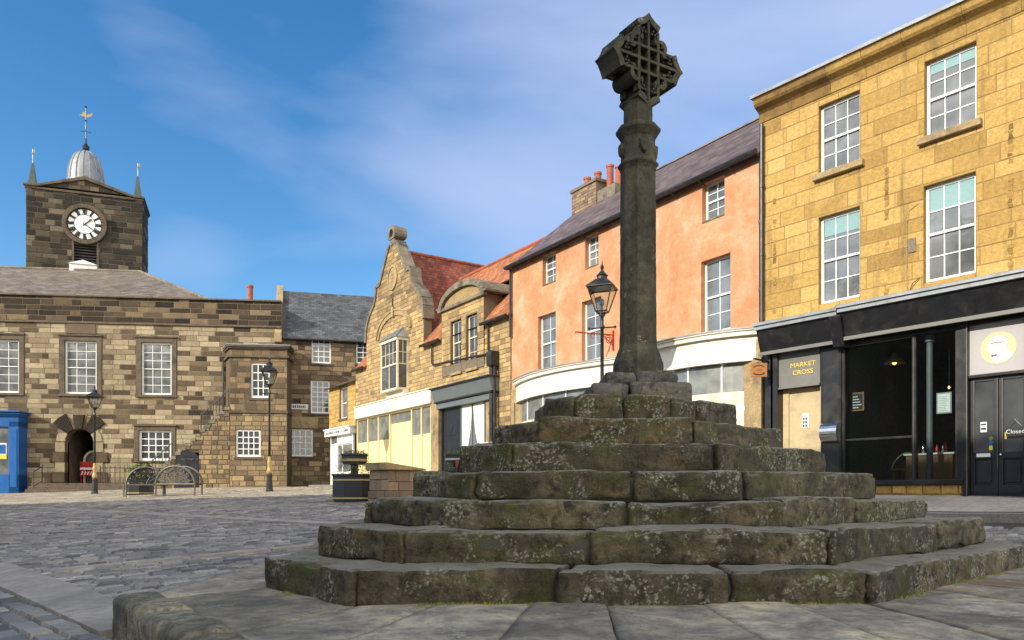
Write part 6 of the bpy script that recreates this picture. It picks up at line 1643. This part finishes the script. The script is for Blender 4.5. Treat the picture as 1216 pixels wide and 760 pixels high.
# ================================================================== STREET LAMPS
def lamp(label,px,pybase,y,rz=0,top=None,arm=True):
    x=(px-CX)/F*y; zb=g(x,y) if not top else None
    zb=g(x,y); H=(HY-top)/F*y-zb; k=H/5.3
    t=thing('street_lamp',label,'street lamp',(x,y,zb),rz,'heritage lamp posts around the square')
    m=MB(); m.lathe([(.15,-.1),(.15,.06),(.13,.10),(.11,.55),(.12,.62),(.12,.66),(.09,.72)],n=12); m.build('base',M['iron'],t)
    gold=px<400
    m=MB(); m.lathe([(.08,.70),(.11,.78),(.11,.84),(.075,.95),(.08,1.1),(.09,1.15),(.07,1.25),(.055,1.4)],n=12); m.build('collar',M['goldp'] if gold else M['iron'],t)
    zc=H-1.15*k
    m=MB(); m.lathe([(.052,1.4),(.045,zc*.6),(.038,zc-.35),(.06,zc-.33),(.06,zc-.28),(.038,zc-.25),(.038,zc-.08),(.08,zc-.03),(.05,zc+.02)],n=12); m.build('column',M['iron'],t,smooth=True)
    m=MB(); m.cyl((-.30,0,zc-.32),(.30,0,zc-.32),.018,n=8); m.lathe([(.005,zc-.36),(.035,zc-.32),(.005,zc-.28)],cx=-.3,n=8); m.lathe([(.005,zc-.36),(.035,zc-.32),(.005,zc-.28)],cx=.3,n=8); m.build('ladder_bar',M['iron'],t)
    # lantern: tapered four sided
    a0,a1=.12*k,.27*k; h=.52*k; z0=zc+.04; z1=z0+h
    c0=[(sx*a0,sy*a0) for sx,sy in ((-1,-1),(1,-1),(1,1),(-1,1))]; c1=[(sx*a1,sy*a1) for sx,sy in ((-1,-1),(1,-1),(1,1),(-1,1))]
    m=MB()
    for i in range(4):
        m.cyl((*c0[i],z0),(*c1[i],z1),.014,n=6); j=(i+1)%4; m.cyl((*c0[i],z0),(*c0[j],z0),.018,n=6); m.cyl((*c1[i],z1),(*c1[j],z1),.018,n=6)
        m.cyl((*c0[i],z0),(0,0,z0-.06),.012,n=6)
    ln=m.build('lantern',M['iron'],t)
    m=MB()
    for i in range(4): j=(i+1)%4; m.face([(c0[i][0]*.97,c0[i][1]*.97,z0),(c0[j][0]*.97,c0[j][1]*.97,z0),(c1[j][0]*.97,c1[j][1]*.97,z1),(c1[i][0]*.97,c1[i][1]*.97,z1)])
    m.build('lantern_glass',M['clear'],ln)
    m=MB(); q=math.pi/4; s2=math.sqrt(2)
    m.lathe([(a1*1.13*s2,z1),(a1*1.13*s2,z1+.02),(a1*.42*s2,z1+.20*k)],n=4,ph=q); m.lathe([(a1*.42,z1+.19*k),(a1*.42,z1+.26*k),(a1*.5,z1+.28*k),(a1*.15,z1+.38*k),(a1*.1,z1+.42*k)],n=12); m.build('lantern_roof',M['iron'],ln)
    m=MB(); m.lathe([(.01,z1+.40*k),(.035,z1+.44*k),(.045,z1+.48*k),(.02,z1+.52*k),(.012,z1+.56*k),(.004,z1+.62*k)],n=8); m.build('finial',M['iron'],ln)
    m=MB(); m.lathe([(.02,z0+.0),(.02,z0+.12),(.05,z0+.16),(.05,z0+.26),(.01,z0+.30)],n=10); m.build('bulb',M['paper'],ln)
    return t
lamp('black lamp post behind the cross steps, lantern seen against the orange wall',715,0,17.1,R(-20),311)
lamp('lamp post with gold collar standing in front of the stone porch',320,0,30.5,R(10),423)
lamp('lamp post with gold collar standing in front of the arched hall entrance',112.5,0,34.6,R(10),457)

# ================================================================== TIERED PLANTERS
def planter(label,x,y,rz,s,flowers,grp='two tier octagonal planters'):
    zb=g(x,y); t=thing('tiered_planter',label,'planter',(x,y,zb),rz,grp)
    def tier(r,z0,z1,nm):
        P=[ngon(1,8,math.pi/8)]
        m=MB(); h=z1-z0
        m.lathe([(r*.93,z0-.02),(r*.93,z0+.03),(r,z0+.03),(r,z1-.06),(r*1.05,z1-.05),(r*1.05,z1),(r*.92,z1),(r*.90,z1-.08)],n=8,ph=math.pi/8)
        o=m.build(nm,M['navy'],t,bevel=.004)
        m=MB()
        for zz in (z0+.08,z1-.16): m.lathe([(r*1.0,zz-.022),(r*1.018,zz-.018),(r*1.018,zz+.018),(r*1.0,zz+.022)],n=8,ph=math.pi/8)
        m.build('gold_band',M['goldp'] if flowers!=1 else M['paper'],o)
        m=MB(); m.prism(ngon(r*.91,8,math.pi/8),z1-.1,z1-.06); m.build('soil',M['soil'],o)
        return o
    tier(.60*s,0,.72*s,'planter_box'); tier(.36*s,1.00*s,1.26*s,'upper_box')
    m=MB(); m.cyl((0,0,.5*s),(0,0,1.02*s),.10*s,n=12); m.build('post',M['iron'],t)
    m=MB(); pm=MB()
    for (rr,zz,n,hh) in (((.62*s,.70*s,2200,.5),(.38*s,1.24*s,900,.22)) if flowers==2 else ((.56*s,.70*s,900,.42),(.34*s,1.24*s,420,.13))):
        for _ in range(n):
            a=ru(0,6.28); r=rr*math.sqrt(ru(.05,1)); c=Vector((r*math.cos(a),r*math.sin(a),zz+ru(0,hh)*s*(.6+.8*abs(nz(a,r*3,1,1.5))))); l=ru(.02,.05)
            d=Vector((ru(-1,1),ru(-1,1),ru(0,1))).normalized()*l; w=Vector((ru(-1,1),ru(-1,1),ru(-1,1))).normalized()*l*.4
            (pm if (rnd()<.06 and hh>.2) else m).face([c-w,c+d*.5-w*.3,c+d,c+w])
    m.build('foliage',M['leafy' if flowers==2 else 'leaf'],t)
    if pm.f: pm.build('flowers',M['petal'],t)
    return t
def at(px,y): x=(px-CX)/F*y; return x,y
x,y=at(421,20.3); planter('dark two tier planter with gold bands beside the low stone pier',x,y,R(8),1.0,0)
x,y=at(541,23.5); planter('dark two tier planter with pale bands in front of the grey shopfront',x,y,R(8),.95,1)
x,y=at(166,31.0); planter('small two tier planter full of yellow flowers behind the curved bench',x,y,0,.88,2,)

# ================================================================== STONE PIER with sloping cap
random.seed(41)
x,y=at(470,18.6); zb=g(x,y)
t=thing('stone_pier','low square sandstone block pier with a sloping cap stone, left of the cross steps','pier',(x,y,zb),R(38))
m=MB(); w=.50; 
for side in range(4):
    s_=MB(); ashlar(s_,-w,w,-.1,.30,[],.2,(.35,.6),lambda x_,z_:ru(.2,.5),y=-w,gap=.014,cham=.012,prot=.01,mi=0); ashlar(s_,-w+.03,w-.03,.30,.80,[],.24,(.25,.4),lambda x_,z_:ru(.3,.9),y=-w+.03,gap=.014,cham=.012,prot=.01,mi=0)
    c_,sn_=math.cos(side*math.pi/2),math.sin(side*math.pi/2); s_.v=[(a*c_-b*sn_,a*sn_+b*c_,z) for a,b,z in s_.v]
    n0=len(m.v); m.v+=s_.v; m.f+=[tuple(i+n0 for i in f) for f in s_.f]; m.m+=s_.m; m.c+=s_.c
m.box(-w+.02,w-.02,-w+.02,w-.02,-.1,.30,1); m.box(-w+.05,w-.05,-w+.05,w-.05,.30,.80,1); m.build('block_body',[M['brickish'],M['mortar']],t,col=True)
m=MB(); e=w+.05; m.idx([(-e,-e,.80),(e,-e,.80),(e,e,.80),(-e,e,.80),(-e,-e,.98),(e,-e,.84),(e,e,.84),(-e,e,1.0)],[(0,3,2,1),(4,5,6,7),(0,1,5,4),(1,2,6,5),(2,3,7,6),(3,0,4,7)]); m.build('cap_stone',M['trim_y'],t,bevel=.02)

# ================================================================== ORNAMENTAL BENCHES
def bench(label,px,y,rz,big):
    x,_=at(px,y); zb=g(x,y); t=thing('ornamental_bench',label,'bench',(x,y,zb),rz,'curved metal benches in front of the hall')
    w=.78 if big else .68; d=.5
    for sx in (-w,w):                       # arched end frames
        pass
    hgt=1.12
    arcp=[(w*math.cos(R(a)),0,.45+ (hgt-.45)*math.sin(R(a))) for a in range(0,181,9)]
    for yy,nm in ((0,'back_frame'),(.55 if big else .45,'back_frame')):
        m=MB(); m.tube([(a,yy,c) for a,b,c in arcp],.038,8); m.tube([(-w,yy,.45),(w,yy,.45)],.03,8); m.build(nm,M['benchmetal'],t)
    if True:
        m=MB()                              # scrollwork like foliage inside the arch
        random.seed(9)
        for k in range(60):
            cx=ru(-w*.75,w*.75); cz=.5+ru(.05,.6)*math.sqrt(max(0,1-(cx/w)**2)); r=ru(.05,.14); a0=ru(0,360)
            m.tube([(cx+r*(1-q/560)*math.cos(R(a0+q)),0.02,cz+r*(1-q/560)*math.sin(R(a0+q))) for q in range(0,420,30)],.022,5)
        for k in range(7): a=R(15+25*k); m.tube([(0,0,.46),(w*.55*math.cos(a),0.01,.45+.35*math.sin(a)),(w*.97*math.cos(a),0,.45+(hgt-.48)*math.sin(a))],.015,5)
        m.build('scrollwork',M['benchmetal'] if big else M['iron'],t)
    if big: m=MB(); m.box(-w+.05,w-.05,.02,.53,.43,.47); m.build('seat',M['iron'],t,bevel=.01)
    else:
        m=MB(); n=10
        for k in range(n):
            a0=5+80*k/n; a1=5+80*(k+.85)/n
            q=[(w*math.cos(R(a)),.45+(hgt-.45)*math.sin(R(a))) for a in (a0,a1)]
            m.idx([(q[0][0],0,q[0][1]),(q[0][0],.45,q[0][1]),(q[1][0],.45,q[1][1]),(q[1][0],0,q[1][1])],[(0,1,2,3)])
        m.build('slatted_back',M['benchmetal'],t)
        m=MB()
        for k in range(8): m.box(-w,w,-.32+k*.10,-.24+k*.10,.43,.46)
        m.build('seat',M['benchmetal'],t)
    for sx in (-w,w):
        for yy in (0,.5 if big else -.3): m=MB(); m.tube([(sx,yy,0),(sx,yy,.46)],.03,8); m.build('leg',M['benchmetal'],t)
    return t
bench('curved metal bench with smooth slatted seat and arched back, left of the pair',173,28.6,R(12),False)
bench('arched metal bench with leafy scrollwork back, right of the pair',208,28.2,R(-8),True)

# ================================================================== PARKED CAR (mostly hidden behind the steps)
x,y=at(632,21.5); zb=g(x,y)
t=thing('parked_car','black hatchback parked behind the steps, only its rounded rear showing','car',(x,y,zb),R(-14))
prof=[(-1.95,.35),(-2.0,.60),(-1.92,.95),(-1.72,1.28),(-1.45,1.44),(-.4,1.50),(.35,1.42),(.95,1.02),(1.75,.88),(1.98,.62),(1.95,.32)]
m=MB(); rows=[]
for yy,k in ((-.84,.0),(-.80,1),(-.55,1.0),(.55,1.0),(.80,1),(.84,0)):
    pts=[]
    for (a,z) in prof:
        zz=z; ins=0
        if abs(yy)>.7: 
            if z>1.0: zz=z-.05; 
        pts.append((a,yy*(1-.22*max(0,z-.95)/.55),zz))
    rows.append(pts)
n=len(prof)
v=[p for r in rows for p in r]; f=[]
for k in range(len(rows)-1):
    for i in range(n-1): f.append((k*n+i,k*n+i+1,(k+1)*n+i+1,(k+1)*n+i))
f.append(tuple(range(n-1,-1,-1))); f.append(tuple(range((len(rows)-1)*n,len(rows)*n))); f.append((0,(len(rows)-1)*n,(len(rows)-1)*n+n-1,n-1)[::1])
m.idx(v,f); carp,nt,b_=newmat('Black Car Paint'); b_.inputs['Base Color'].default_value=(.008,.008,.01,1); b_.inputs['Roughness'].default_value=.25; b_.inputs['Coat Weight'].default_value=1; n_=noisen(nt,objco(nt),40,3,.5); bump(nt,b_,n_.outputs[0],.02,.01)
m.build('body',carp,t,bevel=.05,seg=3,smooth=True)
for sy in (-.86,.86):
    m=MB(); s_=-1 if sy<0 else 1
    m.prism_y([(-1.5,1.0),(.75,1.0),(.25,1.32),(-1.25,1.34)],sy*.90-.01,sy*.90+.01); m.build('side_window',M['glass'],t)
m=MB(); m.idx([(-1.955,-.6,1.0),(-1.955,.6,1.0),(-1.74,.55,1.30),(-1.74,-.55,1.30)],[(0,1,2,3)]); m.build('rear_window',M['glass'],t)
for sy in (-.68,.68):
    m=MB(); m.box(-2.02,-1.9,sy-.12,sy+.12,.72,.92); m.build('tail_light',M['red'],t,bevel=.02)
for xx in (-1.25,1.25):
    for sy in (-.76,.76):
        m=MB(); m.cyl((xx,sy-.1,.31),(xx,sy+.1,.31),.31,n=20); wl=m.build('wheel',M['black_m'],t,bevel=.02); m=MB(); m.cyl((xx,sy*1.14-.01,.31),(xx,sy*1.14+.01,.31),.19,n=12); m.build('rim',M['silver'],wl)

# ================================================================== TERRACES BEHIND THE CAMERA (they cast the square's shade)
random.seed(51)
def terrace(name,label,poly_,H,mt):
    t=thing(name,label,'building',(poly_[0][0],poly_[0][1],0))
    m=MB(); P=[(x-poly_[0][0],y-poly_[0][1]) for x,y in poly_]; m.prism(P,-3,H,0); m.build('wall',M[mt],t)
    for i in (0,1,2):
        if i>=len(P)-1: continue
        a,b=Vector(P[i]),Vector(P[i+1]); L_=(b-a).length; u=(b-a)/L_; nn=Vector((u.y,-u.x)); k=int(L_/2.6)
        if L_<4: continue
        for j in range(k):
            for zz in (4.2,7.4,10.4):
                if zz+1.6>H: continue
                c=a+u*(L_*(j+.5)/k); q=c-u*.5+nn*.03; r=c+u*.5+nn*.03
                w=MB(); w.face([(q.x,q.y,zz),(r.x,r.y,zz),(r.x,r.y,zz+1.7),(q.x,q.y,zz+1.7)]); wo=w.build('window',M['glass'],t)
                w=MB(); 
                for s_,e_ in ((q,r),):
                    for zq in (zz,zz+.85,zz+1.7): w.tube([(q.x+nn.x*.02,q.y+nn.y*.02,zq),(r.x+nn.x*.02,r.y+nn.y*.02,zq)],.05,4)
                    for tt in (0,.5,1): c2=q.lerp(r,tt)+nn*.02; w.tube([(c2.x,c2.y,zz),(c2.x,c2.y,zz+1.7)],.05,4)
                w.build('frame',M['white'],wo)
    m=MB(); m.prism([(x*1.0,y) for x,y in P],H,H+.12); m.build('parapet',M['trim_g'],t)
    return t
terrace('stone_terrace','stone terrace on the left side of the square, out of view',[(-58,6.9),(-58,-6),(-24.5,-6),(-24,6.9)],14.0,'trim_y')
terrace('stone_terrace','long stone terrace behind the left of the viewer, out of view',[(-24,6.8),(-33,2),(-13,-24),(-2,-18)],14.2,'trim_g')

# ================================================================== WORLD, SUN, CAMERA
EL=25.0; sd=Vector((-.8*math.cos(R(EL)),-.6*math.cos(R(EL)),math.sin(R(EL))))
sun=bpy.data.lights.new('sun','SUN'); sun.energy=2.9; sun.angle=R(.53); sun.color=(1,.93,.80)
so=bpy.data.objects.new('sun',sun); COL.objects.link(so); so.rotation_euler=sd.to_track_quat('Z','Y').to_euler(); so.location=(-30,-20,30)
w=bpy.data.worlds.new('World'); S.world=w; w.use_nodes=True; nt=w.node_tree; nt.nodes.clear()
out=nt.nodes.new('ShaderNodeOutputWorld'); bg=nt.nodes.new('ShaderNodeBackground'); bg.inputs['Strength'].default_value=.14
sky=nt.nodes.new('ShaderNodeTexSky'); sky.sky_type='NISHITA'; sky.sun_disc=False; sky.sun_elevation=R(EL); sky.sun_rotation=math.atan2(sd.x,sd.y)
sky.air_density=1.0; sky.dust_density=.4; sky.ozone_density=2.2; sky.altitude=100
tc=nt.nodes.new('ShaderNodeTexCoord')
mp=N(nt,'ShaderNodeMapping'); mp.inputs['Scale'].default_value=(1.0,1.0,3.2); mp.inputs['Rotation'].default_value=(0,R(14),R(20)); L(nt,tc.outputs['Generated'],mp.inputs[0])
cn=noisen(nt,mp.outputs[0],1.15,7,.48,.35); cn.inputs['Distortion'].default_value=.5
# wisps are thicker towards the right of the view
sx=N(nt,'ShaderNodeSeparateXYZ'); L(nt,tc.outputs['Generated'],sx.inputs[0])
mr=N(nt,'ShaderNodeMapRange'); mr.inputs[1].default_value=-.6; mr.inputs[2].default_value=.7; mr.inputs[3].default_value=-.09; mr.inputs[4].default_value=.17; L(nt,sx.outputs[0],mr.inputs[0])
ad=N(nt,'ShaderNodeMath',operation='ADD'); L(nt,cn.outputs[0],ad.inputs[0]); L(nt,mr.outputs[0],ad.inputs[1])
def patch(dx_,dz_,rad,amt):
    v0=Vector((dx_,1,dz_)).normalized(); dn=N(nt,'ShaderNodeVectorMath',operation='DISTANCE'); L(nt,tc.outputs['Generated'],dn.inputs[0]); dn.inputs[1].default_value=v0
    m_=N(nt,'ShaderNodeMapRange'); m_.interpolation_type='SMOOTHERSTEP'; m_.inputs[1].default_value=rad; m_.inputs[2].default_value=.0; m_.inputs[3].default_value=0; m_.inputs[4].default_value=amt; L(nt,dn.outputs['Value'],m_.inputs[0]); return m_.outputs[0]
acc=ad.outputs[0]
for a_ in (patch(-.02,.50,.36,.15),patch(-.42,.60,.22,.08),patch(.25,.66,.5,.07),patch(-.44,.27,.13,.11)):
    s3=N(nt,'ShaderNodeMath',operation='ADD'); L(nt,acc,s3.inputs[0]); L(nt,a_,s3.inputs[1]); acc=s3.outputs[0]
cr=ramp(nt,acc,[(.52,0),(.70,.48),(.84,.72)])
hs=N(nt,'ShaderNodeHueSaturation'); hs.inputs['Saturation'].default_value=1.32; hs.inputs['Value'].default_value=.84; hs.inputs['Hue'].default_value=.5; L(nt,sky.outputs[0],hs.inputs['Color'])
cl=mix(nt,cr.outputs[0],hs.outputs[0],(2.55,2.95,4.15))
# unseen bright broken cloud added behind the viewer to fill the shaded square
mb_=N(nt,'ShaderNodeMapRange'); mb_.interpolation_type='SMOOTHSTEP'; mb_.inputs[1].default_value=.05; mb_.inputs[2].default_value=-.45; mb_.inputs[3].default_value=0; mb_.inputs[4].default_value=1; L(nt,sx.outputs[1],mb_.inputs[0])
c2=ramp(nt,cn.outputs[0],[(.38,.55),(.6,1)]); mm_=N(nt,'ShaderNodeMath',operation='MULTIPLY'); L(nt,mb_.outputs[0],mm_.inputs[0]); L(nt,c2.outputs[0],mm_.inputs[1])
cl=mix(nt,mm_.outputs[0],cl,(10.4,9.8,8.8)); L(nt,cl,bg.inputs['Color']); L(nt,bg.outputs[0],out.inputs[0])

cam=bpy.data.cameras.new('camera'); co_=bpy.data.objects.new('camera',cam); COL.objects.link(co_); co_.location=(0,0,0); co_.rotation_euler=(R(90),0,0)
cam.sensor_width=36; cam.sensor_fit='HORIZONTAL'; cam.lens=F/1216*36; cam.shift_y=(HY-380)/1216; cam.clip_end=4000; cam.clip_start=.05
S.camera=co_
S.view_settings.view_transform='Standard'; S.view_settings.look='None'; S.view_settings.exposure=0.8; S.view_settings.gamma=1
bpy.context.view_layer.update()
